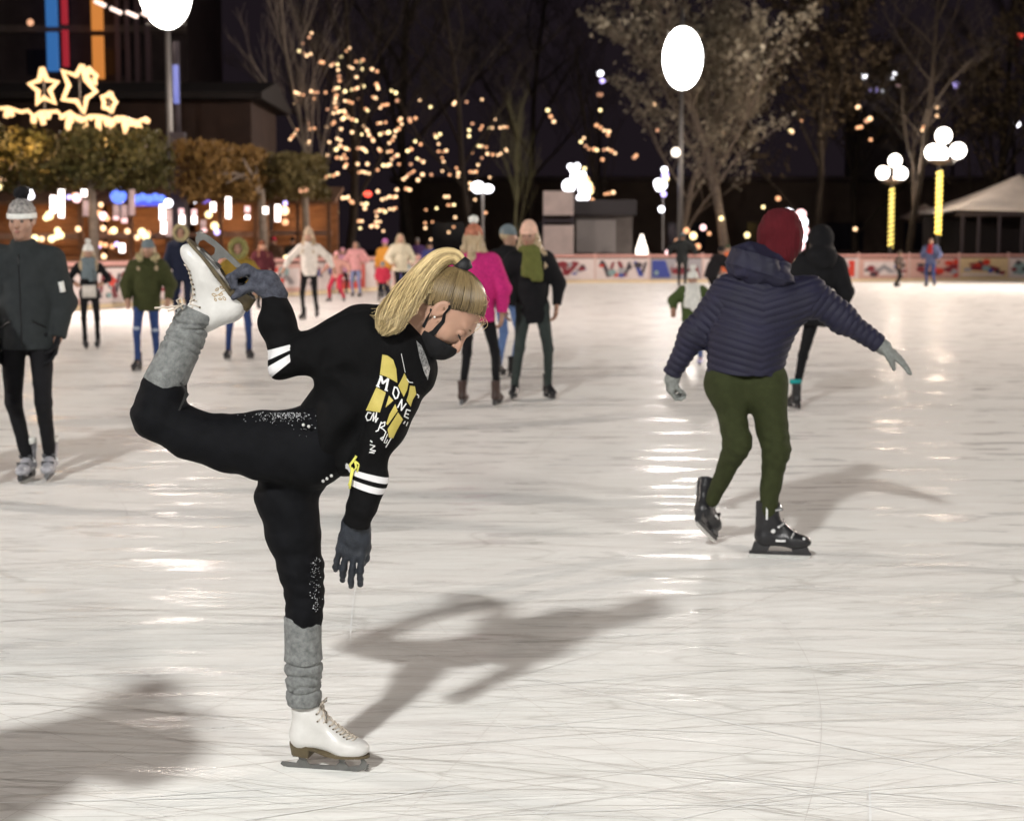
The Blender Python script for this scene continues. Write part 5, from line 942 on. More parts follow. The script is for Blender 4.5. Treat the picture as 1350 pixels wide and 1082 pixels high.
T += chain([(HQ(385, 612, .04), (.088, .10)), (HQ(379, 655, .035), (.079, .086)), (HQ(386, 700, .025), (.069, .078)), (HQ(397, 750, .015), (.055, .062)), (HQ(402, 785, .01), (.046, .054)), (HQ(400, 815, .005), (.043, .048)), (HQ(400, 845, 0), (.036, .038))], (1, 0, 0), .03)
T += [ell(HQ(412, 590, 0), (.098, .145, .098), None, .05), seg(HQ(415, 588, 0), HQ(450, 552, 0), (.092, .13), (.08, .11), (1, 0, 0), k=.04)]
leg = blob('leggings', T, .005, LEG, hero, disp=lw)
# leg warmers
def lwmat():
    return mat('leg_warmer_velour', (.10, .105, .105), .8, .35, 60, .8, 380, spec=.3, sheen=.35, col2=(.24, .25, .245))
def warmer(path, u, ncr, seed):
    a3 = V3(path[0][0]); b3 = V3(path[-1][0]); d = b3 - a3; L = np.linalg.norm(d); d = d / L; rs = np.random.RandomState(seed); cs = [(L * (.55 + .42 * (k + .5 * rs.rand()) / ncr), rs.randn() * 3, rs.rand() * .6 + .5) for k in range(ncr)]
    def f(p):
        t = (p - a3) @ d; q = .0012 * vnoise(p, 90, 2)
        for c, sl, am in cs: q = q + .0075 * am * np.exp(-((t - c - .012 * np.sin(p[:, 0] * 25 * sl * .4 + p[:, 1] * 30 + seed + c * 90)) / .0036) ** 2) - .003 * am * np.exp(-((t - c - .010) / .008) ** 2)
        return q
    return blob('leg_warmer', [seg(path[i][0], path[i + 1][0], path[i][1], path[i + 1][1], u, (i == 0, i == len(path) - 2), .01) for i in range(len(path) - 1)], .0035, lwmat(), hero, disp=f)
warmer([(HQ(215, 508, -.05), (.056, .060)), (HQ(238, 460, -.045), (.050, .054)), (HQ(260, 410, -.035), (.047, .050))], (1, 0, .5), 6, 2)
warmer([(HQ(399, 811, .005), (.0505, .054)), (HQ(400, 870, 0), (.050, .052)), (HQ(401, 928, 0), (.0455, .049))], (1, 0, 0), 4, 5)
lc = MB(); lc.tube([HQ(238, 505, -.09), HQ(246, 515, -.10), HQ(241, 530, -.1), HQ(236, 541, -.1)], .0028, 6); lc.tube([HQ(240, 508, -.09), HQ(248, 520, -.1), HQ(243, 528, -.1)], .0026, 6); lc.build('drawcord', mat('cord_black', (.015, .015, .015), .7), hero)
# ------------- white figure skates
LEA = mat('white_leather', (.50, .49, .47), .38, .05, 12, .2, 90, spec=.45, coat=.15, col2=(.60, .59, .57)); HBL = mat('hero_blade', (.15, .15, .145), .3, .2, 25, metal=.6); HEEL = mat('heel_stack', (.085, .065, .035), .45, .25, 20, .2, 90); GOLD = mat('gold_thread', (.30, .20, .07), .5, .25, 60); LACE = mat('lace', (.50, .44, .37), .85, .15, 80, .4, 400)
def figure_skate(loc_, toe, up, s, fwd=0):
    W, F = sk_M(loc_, toe, up); L = tuple(F.col[1]); sv = lambda x, y, z: W(x, y, z, s); ss = lambda *a: tuple(q * s for q in a)
    p = [ell(sv(.110, -.002, .078), ss(.056, .041, .031), F, .03), seg(sv(-.045, 0, .104), sv(.07, 0, .086), ss(.032, .034), ss(.041, .032), L, k=.03), ell(sv(-.046, 0, .10), ss(.042, .034, .040), F, .02), seg(sv(-.040, 0, .12), sv(-.038 + fwd, 0, .208), ss(.032, .042), ss(.038, .048), L, (0, 1), .03), seg(sv(-.012, 0, .175), sv(.055, 0, .112), ss(.030, .028), ss(.034, .026), L, k=.03)]
    b = blob('skate_boot', p, .0032, LEA, hero, disp=lambda q: .0012 * vnoise(q, 25, 3) + .0014 * vnoise(q, 9, 5))
    N = 36; out = []
    for i in range(N):
        a = 2 * math.pi * i / N; ca, sa = math.cos(a), math.sin(a); x = .037 + .130 * (abs(ca) ** .8) * (1 if ca > 0 else -1); f = (x + .09) / .26; wd = .033 + .012 * math.sin(min(max(f, 0), 1) * math.pi * .9 + .3) - .004 * (f < .4); out.append((x, wd * (abs(sa) ** .75) * (1 if sa > 0 else -1)))
    zs = lambda x: .052 + .026 * (1 - 1 / (1 + math.exp(-(x - .0) * -45)) * 1) if False else .050 + .028 / (1 + math.exp((x - .012) * 48))
    m = MB(); V = [sv(x, y, zs(x) + .008) for x, y in out] + [sv(x, y, zs(x)) for x, y in out]; m.add(V, [tuple(range(N)), tuple(range(N, 2 * N))[::-1]] + [(i, i + N, (i + 1) % N + N, (i + 1) % N) for i in range(N)]); sole = m.build('sole', HEEL, b)
    ho = [(min(x, -.012 - .004 * abs(y) / .03), y) for x, y in out if x < .03]
    K = len(ho); m = MB(); V = [sv(x, y, zs(x) - .001) for x, y in ho] + [sv(-.05 + (x + .05) * .86, y * .9, .044) for x, y in ho]; m.add(V, [tuple(range(K)), tuple(range(K, 2 * K))[::-1]] + [(i, i + K, (i + 1) % K + K, (i + 1) % K) for i in range(K)]); m.build('heel', HEEL, sole)
    m = MB(); sp = lambda L_: [(x * s, z * s) for x, z in L_]
    m.extr(sp([(-.125, .010), (-.115, .003), (-.09, 0), (.10, 0), (.13, .003), (.150, .010), (.158, .020), (.156, .034), (.146, .044), (.136, .047), (.140, .034), (.134, .022), (.10, .017), (-.02, .015), (-.09, .017), (-.12, .018)]), .0045 * s, F, sv(0, 0, 0))
    m.extr(sp([(-.075, .014), (-.03, .014), (-.042, .030), (-.040, .044), (-.068, .044), (-.064, .030)]), .005 * s, F, sv(0, 0, 0)); m.extr(sp([(.055, .014), (.098, .014), (.086, .03), (.090, .050), (.062, .050), (.068, .03)]), .005 * s, F, sv(0, 0, 0))
    m.box(sv(-.054, 0, .043), ss(.05, .034, .004), F); m.box(sv(.085, 0, .0485), ss(.075, .05, .004), F)
    for k in range(4): m.extr(sp([(.150 + k * .003, .006 + k * .005), (.162 + k * .001, .008 + k * .006), (.154 + k * .002, .012 + k * .005)]), .006 * s, F, sv(0, 0, 0))
    m.build('blade', HBL, b)
    # laces down the throat of the boot
    me = b.data; tr = BVHTree.FromPolygons([v.co for v in me.vertices], [tuple(f.vertices) for f in me.polygons]); lm = MB(); em = MB()
    for k in range(10):
        f = k / 9; x = .008 + .102 * f ** .85; z = .205 - .10 * f ** .75 + .006
        if k < 3: x = .006 + .006 * k; z = .212 - .022 * k
        wd = .020 + .004 * math.sin(f * 3)
        def nr(x, y, z):
            q = sv(x, y, z); c, nn, _, _ = tr.find_nearest(q); return c + nn * .0022 * s
        for sg in (-1, 1):
            pts = [nr(x - .010, sg * wd, z - .004), nr(x + .004, sg * wd * .5, z + .012), nr(x + .010, 0, z + .006 - .010 * f), nr(x + .014, -sg * wd * .5, z - .004), nr(x + .006, -sg * wd, z - .014)]
            lm.tube([q + (F @ Vector((.0, 0, 0.001 * sg))) for q in pts], .0021 * s, 6)
            c = nr(x - .011, sg * (wd + .003), z - .005); em.ball(c, .0032 * s, 6, 4)
    lm.build('lace', LACE, b, True); em.build('eyelet', mat('eyelet', (.16, .13, .09), .4, metal=.7), b, True)
    m = MB(); c = sv(.004, 0, .216); lp = [sv(.012, .01, .214), sv(.02, .028, .222), sv(.018, .036, .210), sv(.012, .012, .210)]; m.tube(lp, .0026 * s, 6); lp = [sv(.012, -.01, .214), sv(.022, -.03, .220), sv(.026, -.034, .205), sv(.012, -.012, .208)]; m.tube(lp, .0026 * s, 6); m.ball(sv(.014, 0, .214), .006 * s, 8, 5); return b, m, tr, sv
b1, m1, tr1, sv1 = figure_skate(HQ(420, 1013.5), (.975, -.20, 0), (0, 0, 1), .87)
m1.tube([sv1(.012, -.012, .21), sv1(.03, -.03, .19), sv1(.034, -.034, .17)], .0022, 6); m1.build('lace_bow', LACE, b1, True)
b2, m2, tr2, sv2 = figure_skate(HQ(322, 353, -.04), (-.70, -.10, .70), (-.70, .06, -.70), .92, .035)
c = sv2(.012, 0, .215); q = HQ(238, 404, -.09); m2.tube([c, (c + q) / 2 + Vector((0, -.01, .004)), q], .0026, 6); m2.tube([q, HQ(233, 396, -.1), HQ(239, 392, -.1), HQ(241, 401, -.1), HQ(236, 404, -.1)], .0028, 6)
m2.tube([HQ(238, 403, -.09), HQ(222, 405, -.1), HQ(204, 406, -.1)], .0030, 6); m2.tube([HQ(238, 403, -.09), HQ(230, 408, -.1), HQ(221, 410, -.1)], .0028, 6); m2.build('lace_bow', LACE, b2, True)
# ------------- flat print laid on cloth and leather by projecting its outline on the surface
def decal(name, polys, target, m, off=.0016, parent=None, sub=3):
    me = target.data; bv = BVHTree.FromPolygons([v.co for v in me.vertices], [tuple(f.vertices) for f in me.polygons]); o = Vector(cam.location) - loc; bm = bmesh.new()
    for py in polys:
        vs = [bm.verts.new((x, y, 0)) for x, y in py]; bm.faces.new(vs)
    bmesh.ops.triangulate(bm, faces=bm.faces); 
    for _ in range(sub): bmesh.ops.subdivide_edges(bm, edges=[e for e in bm.edges if e.calc_length() > 2.2], cuts=1, use_grid_fill=False); bmesh.ops.triangulate(bm, faces=bm.faces)
    lastd = None
    for v in bm.verts:
        d = (HQ(v.co.x, v.co.y) - o).normalized(); c, nn, _, ds = bv.ray_cast(o, d)
        if c is None: q = HQ(v.co.x, v.co.y, -.1); c, nn, _, ds = bv.find_nearest(q)
        v.co = c - d * off
    me2 = bpy.data.meshes.new(name); bm.to_mesh(me2); bm.free(); return link(name, me2, m, parent or target)
def ribbon(pts, wd):
    out = []
    for i in range(len(pts) - 1):
        (x0, y0), (x1, y1) = pts[i], pts[i + 1]; L = math.hypot(x1 - x0, y1 - y0) + 1e-6; nx, ny = -(y1 - y0) / L * wd / 2, (x1 - x0) / L * wd / 2; ex, ey = (x1 - x0) / L * wd * .25, (y1 - y0) / L * wd * .25
        out.append([(x0 + nx - ex, y0 + ny - ey), (x0 - nx - ex, y0 - ny - ey), (x1 - nx + ex, y1 - ny + ey), (x1 + nx + ex, y1 + ny + ey)])
    return out
z5 = lambda L: [(230 + x / 5.55, 305 + y / 5.55) for x, y in L]
fl = []
for cx_, cy_, a, r in ((290, 465, 20, 17), (312, 425, -35, 15), (345, 412, 30, 13), (340, 462, -20, 15), (365, 492, 50, 15), (335, 495, 10, 12), (385, 430, -10, 12), (402, 412, 70, 12), (300, 500, 60, 12)):
    ring = [(cx_ + r * math.cos(t) * math.cos(R(a)) - r * .5 * math.sin(t) * math.sin(R(a)), cy_ + r * math.cos(t) * math.sin(R(a)) + r * .5 * math.sin(t) * math.cos(R(a))) for t in [k * math.pi / 5 for k in range(11)]]
    fl += ribbon(z5(ring), .9)
fl += ribbon(z5([(290, 480), (320, 465), (350, 440), (400, 425), (412, 440)]), .8)
decal('flower_embroidery', fl, b2, GOLD, .0012, sub=1)
# ------------- sweater
S = [seg(HQ(424, 586, 0), HQ(446, 552, 0), (.090, .132), (.082, .122), (1, 0, .45), (1, 0), .05), seg(HQ(446, 552, 0), HQ(480, 512, -.01), (.084, .12), (.104, .122), (1, 0, -.8), k=.05), seg(HQ(480, 512, -.01), HQ(508, 470, -.02), (.104, .122), (.118, .125), (1, 0, -.8), k=.05), seg(HQ(500, 482, -.02), HQ(524, 455, -.03), (.12, .12), (.080, .08), (1, 0, -.8), k=.05), seg(HQ(524, 456, -.03), HQ(541, 441, -.035), (.072, .07), (.060, .060), (1, 0, -.8), (0, 1), .02)]
S += [seg(HQ(476, 447, -.07), HQ(520, 470, -.0), (.070, .08), (.075, .08), k=.06), seg(HQ(470, 448, -.09), HQ(412, 465, -.08), (.068, .07), (.058, .06), k=.05), seg(HQ(412, 465, -.08), HQ(376, 472, -.06), (.058, .06), (.050, .052), k=.03), seg(HQ(373, 470, -.06), HQ(366, 425, -.05), (.050, .052), (.041, .043), k=.02), seg(HQ(366, 425, -.05), HQ(361, 380, -.04), (.042, .043), (.027, .030), flat=(0, 1), k=.02)]
S += [seg(HQ(532, 492, -.05), HQ(508, 570, -.13), (.066, .07), (.052, .055), k=.045), seg(HQ(508, 568, -.13), HQ(486, 630, -.14), (.050, .052), (.041, .043), k=.03), seg(HQ(486, 630, -.14), HQ(470, 690, -.135), (.041, .043), (.034, .036), flat=(0, 1), k=.02)]
S += [seg(HQ(440, 590, -.05), HQ(470, 606, -.07), (.07, .09), (.035, .05), k=.05), ell(HQ(560, 495, -.02), (.03, .05, .045), None, .04)]
w3 = wrinkle(.014, 8, 4, (1, 1, 1)); C0 = V3(HQ(420, 492, -.1)); E0 = V3(HQ(372, 470, -.1)); A0 = V3(HQ(505, 470)); W0 = V3(HQ(365, 405, -.1)); W1 = V3(HQ(470, 680, -.18))
def sw(p):
    d = w3(p) * .9
    r = np.linalg.norm(p - C0, axis=1); a = np.arctan2(p[:, 2] - C0[2], p[:, 0] - C0[0]); d = d + .0045 * np.sin(a * 7 + 12 * r) * np.exp(-((r - .10) / .07) ** 2) * np.clip(r / .08, 0, 1) ** 2
    for c, f, am in ((W0, 125, .005), (W1, 110, .005)): r = np.linalg.norm(p - c, axis=1); d = d + am * np.sin((p[:, 2] - c[2]) * f + 25 * p[:, 0]) * np.exp(-(r / .06) ** 2)
    r = np.abs((p - V3(HQ(450, 560))) @ V3(Vector((.6, 0, .8)))); return d + .009 * np.sin(p[:, 0] * 50 + p[:, 2] * -38 + 3 * vnoise(p, 8)) * np.exp(-(r / .12) ** 2)
def stripe(V):
    c = V3(HQ(430, 440, -.06)); dx = (c[0] - V[:, 0]) * 495; dz = (c[2] - V[:, 2]) * 495; ang = np.degrees(np.arctan2(dz, dx)); rr = np.hypot(dx, dz); near = (rr < 110) & (dx > 42)
    f = np.maximum(4.3 - np.abs(ang - 20), 4.6 - np.abs(ang - 34)); f = np.where(near, f * rr / 57, -9)
    a, b = V3(HQ(490, 620, -.14)), V3(HQ(470, 690, -.135)); d = b - a; L = np.linalg.norm(d); d /= L; t = ((V - a) @ d) * 495; ds = np.linalg.norm(V - a - np.clip((V - a) @ d, 0, L)[:, None] * d, axis=1)
    g_ = np.maximum(3.9 - np.abs(t - 6), 4.2 - np.abs(t - 20)); return np.maximum(f, np.where(ds < .075, g_, -9)) / 5
sweater = blob('sweater', S, .0042, SWT, hero, disp=sw, attrs={'stripe': stripe})
YLW = mat('yellow_print', (.40, .33, .07), .6, .15, 30, .2, 300, col2=(.50, .41, .11)); WPR = mat('white_print_cloth', (.70, .70, .70), .6, .05)
zp = lambda L: [(450 + x / 5.413, 440 + y / 5.41) for x, y in L]
yel = [[(293, 148), (330, 155), (370, 185), (392, 250), (400, 350), (375, 335), (320, 305), (275, 290)], [(250, 380), (318, 418), (275, 560), (175, 545)], [(340, 440), (372, 475), (315, 525)], [(450, 280), (480, 345), (470, 400), (445, 450), (405, 370), (430, 325)], [(490, 370), (525, 375), (535, 430), (510, 470), (495, 520), (465, 475), (480, 430)], [(385, 500), (402, 550), (330, 650), (320, 640), (345, 570)], [(405, 560), (440, 610), (395, 690), (370, 745), (340, 740), (330, 680)]]
for q in yel: decal('yellow_print', [zp(q)], sweater, YLW, .003)
letters = [[([(258, 375), (284, 305), (296, 352), (334, 322), (318, 402)], 15), ([(250, 368), (272, 380)], 8), ([(310, 398), (330, 406)], 8), ([(275, 300), (290, 306)], 8)], [([(398, 385), (380, 380), (368, 425), (385, 462), (400, 455), (412, 420), (400, 388)], 10)], [([(402, 525), (432, 468), (428, 545), (462, 498)], 10)], [([(492, 548), (466, 540), (450, 588), (478, 602)], 9), ([(458, 568), (480, 574)], 8)], [([(455, 625), (445, 640)], 8)], [([(475, 630), (464, 655)], 7)],
  [([(212, 565), (190, 560), (175, 590), (185, 618), (208, 612), (222, 580), (232, 562), (226, 622), (250, 575), (252, 560), (244, 630), (262, 600)], 8)], [([(285, 628), (262, 690), (245, 695)], 7), ([(282, 640), (312, 628), (308, 655), (278, 668), (300, 680), (318, 700)], 7)], [([(318, 700), (292, 760), (280, 745), (300, 735)], 7)], [([(330, 715), (305, 775), (320, 778), (330, 755)], 6)], [([(355, 745), (318, 808)], 7)], [([(208, 762), (220, 772)], 9)], [([(205, 790), (240, 800), (205, 825), (245, 835), (200, 845), (235, 850)], 7)], [([(428, 142), (440, 200), (456, 275)], 3.5)], [([(468, 322), (485, 345), (510, 348)], 5)], [([(540, 432), (552, 440), (550, 456)], 8)]]
for L_ in letters:
    wh = []
    for st, wd in L_: wh += ribbon(zp(st), wd / 5.41)
    decal('print_letter', wh, sweater, WPR, .0042, sub=1)
# glitter shirt inside the collar, drawstring, hem beads
GLT = mat('glitter_fabric', (.05, .05, .05), .3, .3, 170, .6, 300, metal=.5, col2=(.6, .6, .6))
decal('glitter_neckline', [[(549, 449), (556, 456), (562, 470), (567, 486), (564, 501), (559, 490), (553, 470)]], sweater, GLT, .003)
YC = mat('yellow_cord', (.62, .60, .12), .7, .1); m = MB()
for L in ([(470, 601), (466, 607), (461, 613), (464, 622), (470, 616), (468, 608)], [(468, 608), (474, 612), (471, 622)], [(466, 618), (463, 630), (461, 644)], [(464, 616), (462, 634), (460, 640)]): m.tube([HQ(x, y, -.175) for x, y in L], .0034, 6)
m.build('drawstring', YC, hero, True)
m = MB()
for x, y in ((437, 627), (431, 631), (426, 634), (407, 562), (400, 560)): m.ball(HQ(x, y, -.135 if y > 600 else -.15), .0045, 8, 5)
m.build('rivet', BLADE, hero, True)
# snow dust clinging to the leggings
bv = BVHTree.FromPolygons([v.co for v in leg.data.vertices], [tuple(f.vertices) for f in leg.data.polygons]); m = MB(); rnd = random.Random(4); o = Vector(cam.location) - loc
for i in range(420):
    if i < 250: x, y = rnd.gauss(372, 20), 544 + abs(rnd.gauss(0, 5.5)) + (abs(372 - 372))
    elif i < 340: x, y = rnd.gauss(417, 4), rnd.uniform(735, 812)
    else: x, y = rnd.gauss(400, 12), rnd.gauss(562, 5) if i > 400 else rnd.gauss(300, 50) * 0 + rnd.uniform(350, 410)
    d = (HQ(x, y) - o).normalized(); c = bv.ray_cast(o, d)[0]
    if c is not None: r = rnd.uniform(.0007, .0022); m.add([c - d * r + Vector((rnd.uniform(-1, 1), 0, rnd.uniform(-1, 1))) * r * 1.6 for _ in range(3)] + [c - d * r * 2.2], [(0, 1, 2), (0, 1, 3), (1, 2, 3), (0, 2, 3)])
tag(m.build('snow_dust', mat('snow', (.75, .77, .8), .7), leg), kind='stuff')
# loose folds of the sweater: soft rolls pressed out of the same cloth
# ------------- gloves
GLV = mat('grey_fleece_glove', (.022, .024, .035), .85, .3, 60, .7, 300, sheen=.25, col2=(.08, .085, .11)); GLD = mat('dark_glove', (.007, .009, .013), .5, .4, 30, .4, 250, sheen=.1, col2=(.022, .027, .037))
g = handprims(HQ(356, 378, .0), Vector((-.60, -.36, .48)), (-.60, -.25, -.74), 1.0, curl=(58, 74, 50), side=1, grip=.7, thumb=22, spread=1)
blob('glove', g + [seg(HQ(363, 388, -.045), HQ(352, 374, -.05), .032, .036, k=.02)], .003, GLV, hero, disp=wrinkle(.003, 45, 3))
g = handprims(wL + Vector((0, 0, .01)), (-.20, -.06, -1), (.12, 1, 0), 1.0, curl=(10, 16, 12), side=1, thumb=16, spread=4)
blob('glove', g + [seg(wL + Vector((.005, 0, .03)), wL + Vector((-.005, 0, -.03)), (.034, .034), (.036, .028), k=.015)], .003, GLD, hero, disp=wrinkle(.003, 40, 6))
# ------------- head: hair, mask, face
W = lambda x, y, z: hcH + HMH @ Vector((x, y, z)) * HS
HB = mat('hair_shell', (.07, .048, .024), .5, .4, 30, .4, 60)
sc_c = (-.014, 0, .024); sr = (.099, .080, .096)
hsh = blob('hair', [ell(W(*sc_c), tuple(q * HS for q in sr), HMH, .02)], .004, HB, hero, disp=lambda p: .0022, cut=[(W(.036, 0, .044), (HMH @ Vector((.9, 0, -.82))).normalized())])
rs = np.random.RandomState(8)
def strand_mat(key, dark, light):
    m = mat(key, dark, .38, .3, 20, spec=.5); t = m.node_tree; n = t.nodes; L = t.links; b = n['Principled BSDF']; at = n.new('ShaderNodeAttribute'); at.attribute_name = 'tone'
    x = n.new('ShaderNodeMix'); x.data_type = 'RGBA'; x.inputs[6].default_value = (*dark, 1); x.inputs[7].default_value = (*light, 1); L.new(at.outputs['Fac'], x.inputs[0]); L.new(x.outputs[2], b.inputs['Base Color'])
    b.inputs['Anisotropic'].default_value = .5; return m
def strands(name, lines, rad, tone, m, parent):
    """lines (n,k,3), rad (k,), tone (n,): thin three sided locks"""
    lines = np.asarray(lines, np.float32); n, k, _ = lines.shape; d = np.gradient(lines, axis=1); d /= np.linalg.norm(d, axis=2, keepdims=True) + 1e-9; a = np.cross(d, np.array([.2, .9, .3], np.float32)); a /= np.linalg.norm(a, axis=2, keepdims=True) + 1e-9; b = np.cross(d, a)
    V = np.stack([lines + (a * math.cos(t) + b * math.sin(t)) * rad[None, :, None] for t in (0, 2.094, 4.189)], 2).reshape(-1, 3)
    i = np.arange(n)[:, None, None] * k * 3; j = np.arange(k - 1)[None, :, None] * 3; c = np.arange(3)[None, None, :]; c2 = (c + 1) % 3
    F = np.stack([i + j + c, i + j + c2, i + j + 3 + c2, i + j + 3 + c], -1).reshape(-1, 4)
    return link(name, meshnp(name, V, F, True, {'tone': np.repeat(tone, k * 3)}), m, parent)
tie = np.array([-.72, 0, .80]); tie = tie / np.linalg.norm(tie); LN = []; TN = []
while len(LN) < 2600:
    v = rs.randn(3); v /= np.linalg.norm(v); pt = v * sr + sc_c
    if (pt[0] - .036) * .9 - (pt[2] - .044) * .82 > .002 + .006 * rs.rand() ** 2: continue
    if pt[2] < -.055: continue
    ang = math.acos(np.clip(v @ tie, -1, 1)); 
    if ang < .15: continue
    q = []
    for k in range(14):
        t = k / 13 * .97; u = (v * math.sin((1 - t) * ang) + tie * math.sin(t * ang)) / math.sin(ang); lift = 1.0 + .012 * math.sin(math.pi * t) + rs.rand() * .004
        q.append(W(*(u * np.array(sr) * lift + sc_c)))
    LN.append(q); TN.append(np.clip(rs.rand() * .55 + .25 * (1 + math.sin(v[1] * 31 + v[0] * 23) * math.sin(v[2] * 17 + v[0] * 9)) + (.15 if pt[0] > .05 else -.08), 0, 1))
HD = strand_mat('hair_strand', (.055, .036, .017), (.30, .215, .10)); strands('hair_lock', LN, np.full(14, .0012, np.float32), np.array(TN), HD, hsh)
# ponytail
ctl = np.array([tuple(HQ(x, y, d)) for x, y, d in ((610, 353, -.03), (600, 339, -.04), (580, 341, -.06), (557, 362, -.085), (539, 384, -.115), (523, 404, -.145), (510, 419, -.166), (500, 430, -.176))])
def spl(c, n):
    t = np.linspace(0, len(c) - 1.001, n); i = t.astype(int); f = (t - i)[:, None]; p0 = c[np.maximum(i - 1, 0)]; p1 = c[i]; p2 = c[np.minimum(i + 1, len(c) - 1)]; p3 = c[np.minimum(i + 2, len(c) - 1)]
    return .5 * ((2 * p1) + (-p0 + p2) * f + (2 * p0 - 5 * p1 + 4 * p2 - p3) * f ** 2 + (-p0 + 3 * p1 - 3 * p2 + p3) * f ** 3)
K = 30; cen = spl(ctl, K); tn = np.gradient(cen, axis=0); tn /= np.linalg.norm(tn, axis=1, keepdims=True); yy = np.tile([0, 1., 0], (K, 1)); sd = np.cross(tn, yy); sd /= np.linalg.norm(sd, axis=1, keepdims=True)
wid = np.interp(np.linspace(0, 1, K), [0, .08, .3, .6, .85, 1], [.010, .018, .026, .037, .038, .010]); dep = wid * .75
LN = []; TN = []
for i in range(2600):
    a = rs.rand() * 6.283; r = math.sqrt(rs.rand()); ph = rs.rand() * 6; k = np.arange(K) / (K - 1); L = 1 - .5 * rs.rand() ** 1.3
    cs = np.stack([np.interp(k * L, k, cen[:, q]) for q in range(3)], 1); s_ = np.stack([np.interp(k * L, k, sd[:, q]) for q in range(3)], 1); w_ = np.interp(k * L, k, wid)
    fan = 1 + .10 * np.sin(ph + k * 5) * k; da = .9 * np.sin(k * 4 + ph) * k
    LN.append(cs + s_ * (np.cos(a + da) * r * w_ * fan)[:, None] + np.array([0, 1, 0]) * (np.sin(a + da) * r * w_ * .75 * fan)[:, None] + np.array([[0, 0, -1.]]) * (.02 * k ** 3 * rs.rand())[:, None])
    TN.append(np.clip(.5 * rs.rand() + .35 * (1 + math.sin(a * 5 + r * 9)) - .05, 0, 1))
HP = strand_mat('ponytail_strand_lit', (.17, .115, .045), (.76, .60, .32)); strands('ponytail', LN, np.interp(np.arange(K), [0, K * .7, K], [.0014, .0011, .0003]).astype(np.float32), np.array(TN), HP, hero)  # paler copy of the hair colour, light on the ponytail put into it
MB().tube([HQ(605, 345, -.03), HQ(610, 351, -.03), HQ(614, 358, -.03)], [.022, .026, .022], 12).build('hair_tie', mat('hair_tie', (.01, .01, .012), .6), hsh, True)
# loose wisps
LN = []
for i in range(70):
    x, y = rs.uniform(620, 645), rs.uniform(385, 425); e = (x - rs.uniform(5, 30), y + rs.uniform(4, 22)); a, b = np.array(HQ(x - 6, y - 2, rs.uniform(-.09, .02))), np.array(HQ(*e, rs.uniform(-.1, .0)))
    LN.append([a + (b - a) * t + np.array([.012, 0, -.004]) * math.sin(math.pi * t) for t in np.linspace(0, 1, 14)])
for i in range(150):
    a = np.array(HQ(rs.uniform(500, 560), rs.uniform(350, 400), -.05)) ; j = rs.randint(8, 20); a = cen[j] + sd[j] * wid[j] * (1 if rs.rand() < .6 else -1); b = cen[min(j + 9, K - 1)] + sd[min(j + 9, K - 1)] * wid[j] * rs.uniform(-1.3, 1.3)
    LN.append([a + (b - a) * t + sd[j] * .018 * math.sin(math.pi * t) * rs.rand() for t in np.linspace(0, 1, 14)])
strands('loose_hair', LN, np.full(14, .0006, np.float32), rs.rand(len(LN)) * .5 + .5, HP, hsh)
MSK = cloth('mask_fabric', (.008, .008, .009), bump=.3)
mk_ = blob('face_mask', [ell(W(.047, 0, -.062), tuple(q * HS for q in (.060, .061, .058)), HMH, .02), ell(W(.080, 0, -.055), tuple(q * HS for q in (.030, .036, .040)), HMH, .03)], .0032, MSK, hero, disp=wrinkle(.0025, 30, 3), cut=[(W(.100, 0, -.036), (HMH @ Vector((-.45, 0, .89))).normalized()), (W(.008, 0, -.07), (HMH @ Vector((-1, 0, .1))).normalized())])
bvh = [o_ for o_ in hero.children if o_.name.startswith('body')][0].data; bvh = BVHTree.FromPolygons([v.co for v in bvh.vertices], [tuple(f.vertices) for f in bvh.polygons])
def onskin(x, y, z, off=.0012):
    c, nn, _, _ = bvh.find_nearest(W(x, y, z)); return c + nn * off
def strap(m, pts, wd):
    pts = [onskin(*p) for p in pts]; n = len(pts); V = []; ax = HMH @ Vector((1, 0, 0))
    for i, p in enumerate(pts):
        d = (pts[min(i + 1, n - 1)] - pts[max(i - 1, 0)]).normalized(); nn = bvh.find_nearest(p)[1]; l = d.cross(nn).normalized() * wd[i]; V += [p - l, p + l, p + l + nn * .0016, p - l + nn * .0016]
    m.add(V, [(i * 4 + j, i * 4 + (j + 1) % 4, i * 4 + 4 + (j + 1) % 4, i * 4 + 4 + j) for i in range(n - 1) for j in range(4)] + [(3, 2, 1, 0), (n * 4 - 4, n * 4 - 3, n * 4 - 2, n * 4 - 1)])
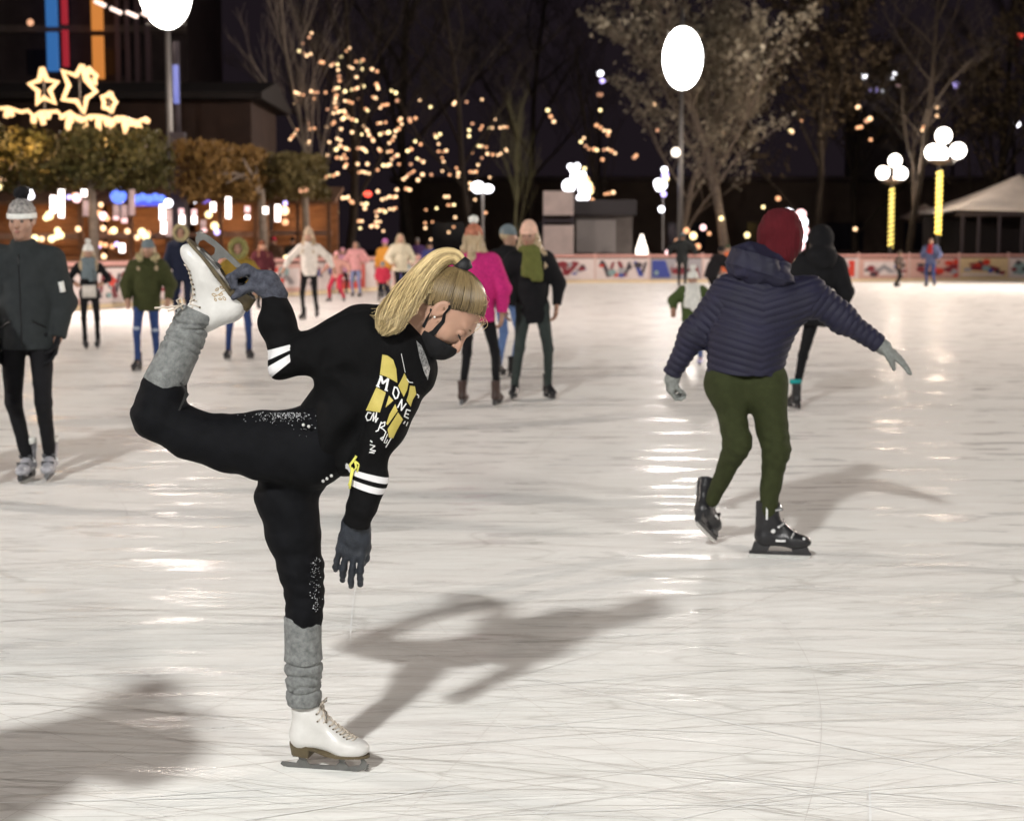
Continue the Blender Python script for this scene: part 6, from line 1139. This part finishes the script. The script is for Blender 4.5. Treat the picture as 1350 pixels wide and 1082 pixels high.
for a in (-1, 1):
    st = MB(); strap(st, [(.044, a * .070, -.080), (.040, a * .07, -.062), (.034, a * .075, -.042), (.030, a * .08, -.02), (.025, a * .085, .0), (.018, a * .09, .018), (.008, a * .09, .028)], [.008, .007, .006, .005, .0045, .0035, .003]); strap(st, [(.012, a * .07, -.08), (.0, a * .075, -.062), (-.012, a * .08, -.045), (-.02, a * .085, -.03)], [.004, .0035, .003, .003]); st.build('ear_loop', MSK, mk_)
    st = MB(); st.tube([W(.030, a * .058, -.055), W(.024, a * .069, -.03), W(.014, a * .0765, .0), W(.006, a * .081, .022), W(-.010, a * .083, .022)], [.006, .005, .004, .003, .003], 6) if 0 else None; st.tube([W(.012, a * .056, -.085), W(-.004, a * .066, -.06), W(-.012, a * .078, -.035), W(-.018, a * .083, -.01)], .0032, 6) if 0 else None
    MB().ball(W(.0725, a * .031, .0005), .0128 * HS, 14, 10).build('eye', mat('eye', (.10, .08, .07), .15), hero, True)
    lid = blob('eyelid', [ell(W(.0728, a * .031, .003), .0142 * HS)], .0022, SKIN, hero, cut=[(W(.0728, a * .031, -.0035), (HMH @ Vector((0, 0, -1))).normalized())])
    l2 = MB()
    for k in range(11): t = (k - 5) / 5; l2.tube([W(.0855 - abs(t) * .006, a * .031 + t * .012, -.004), W(.096 - abs(t) * .006, a * .031 + t * .015, -.0075 - .002 * (1 - abs(t)))], [.0013, .0005], 4)
    l2.build('eyelash', mat('lash', (.015, .01, .01), .6), lid)
    MB().tube([W(.086, a * .013, .0235), W(.0865, a * .028, .029), W(.076, a * .046, .024)], [.0020, .0028, .001], 6).build('eyebrow', mat('eyebrow_brown', (.13, .08, .04), .8), hero, True)
    MB().ball(W(.009, a * .0875, -.030), .003, 8, 6).build('earring', mat('pearl', (.7, .68, .62), .2), hero, True)
# ------------------------------------------------------------------ cold misty air over the rink
if HAZE:
    m = bpy.data.materials.new('haze'); m.use_nodes = True; t = m.node_tree; n = t.nodes; n.remove(n['Principled BSDF']); v = n.new('ShaderNodeVolumePrincipled')
    v.inputs['Color'].default_value = (.95, .88, .88, 1); v.inputs['Density'].default_value = HAZE; v.inputs['Anisotropy'].default_value = .6; t.links.new(v.outputs[0], n['Material Output'].inputs['Volume'])
    tag(MB().box((0, 60, 10), (170, 170, 24)).build('haze', m), kind='stuff')
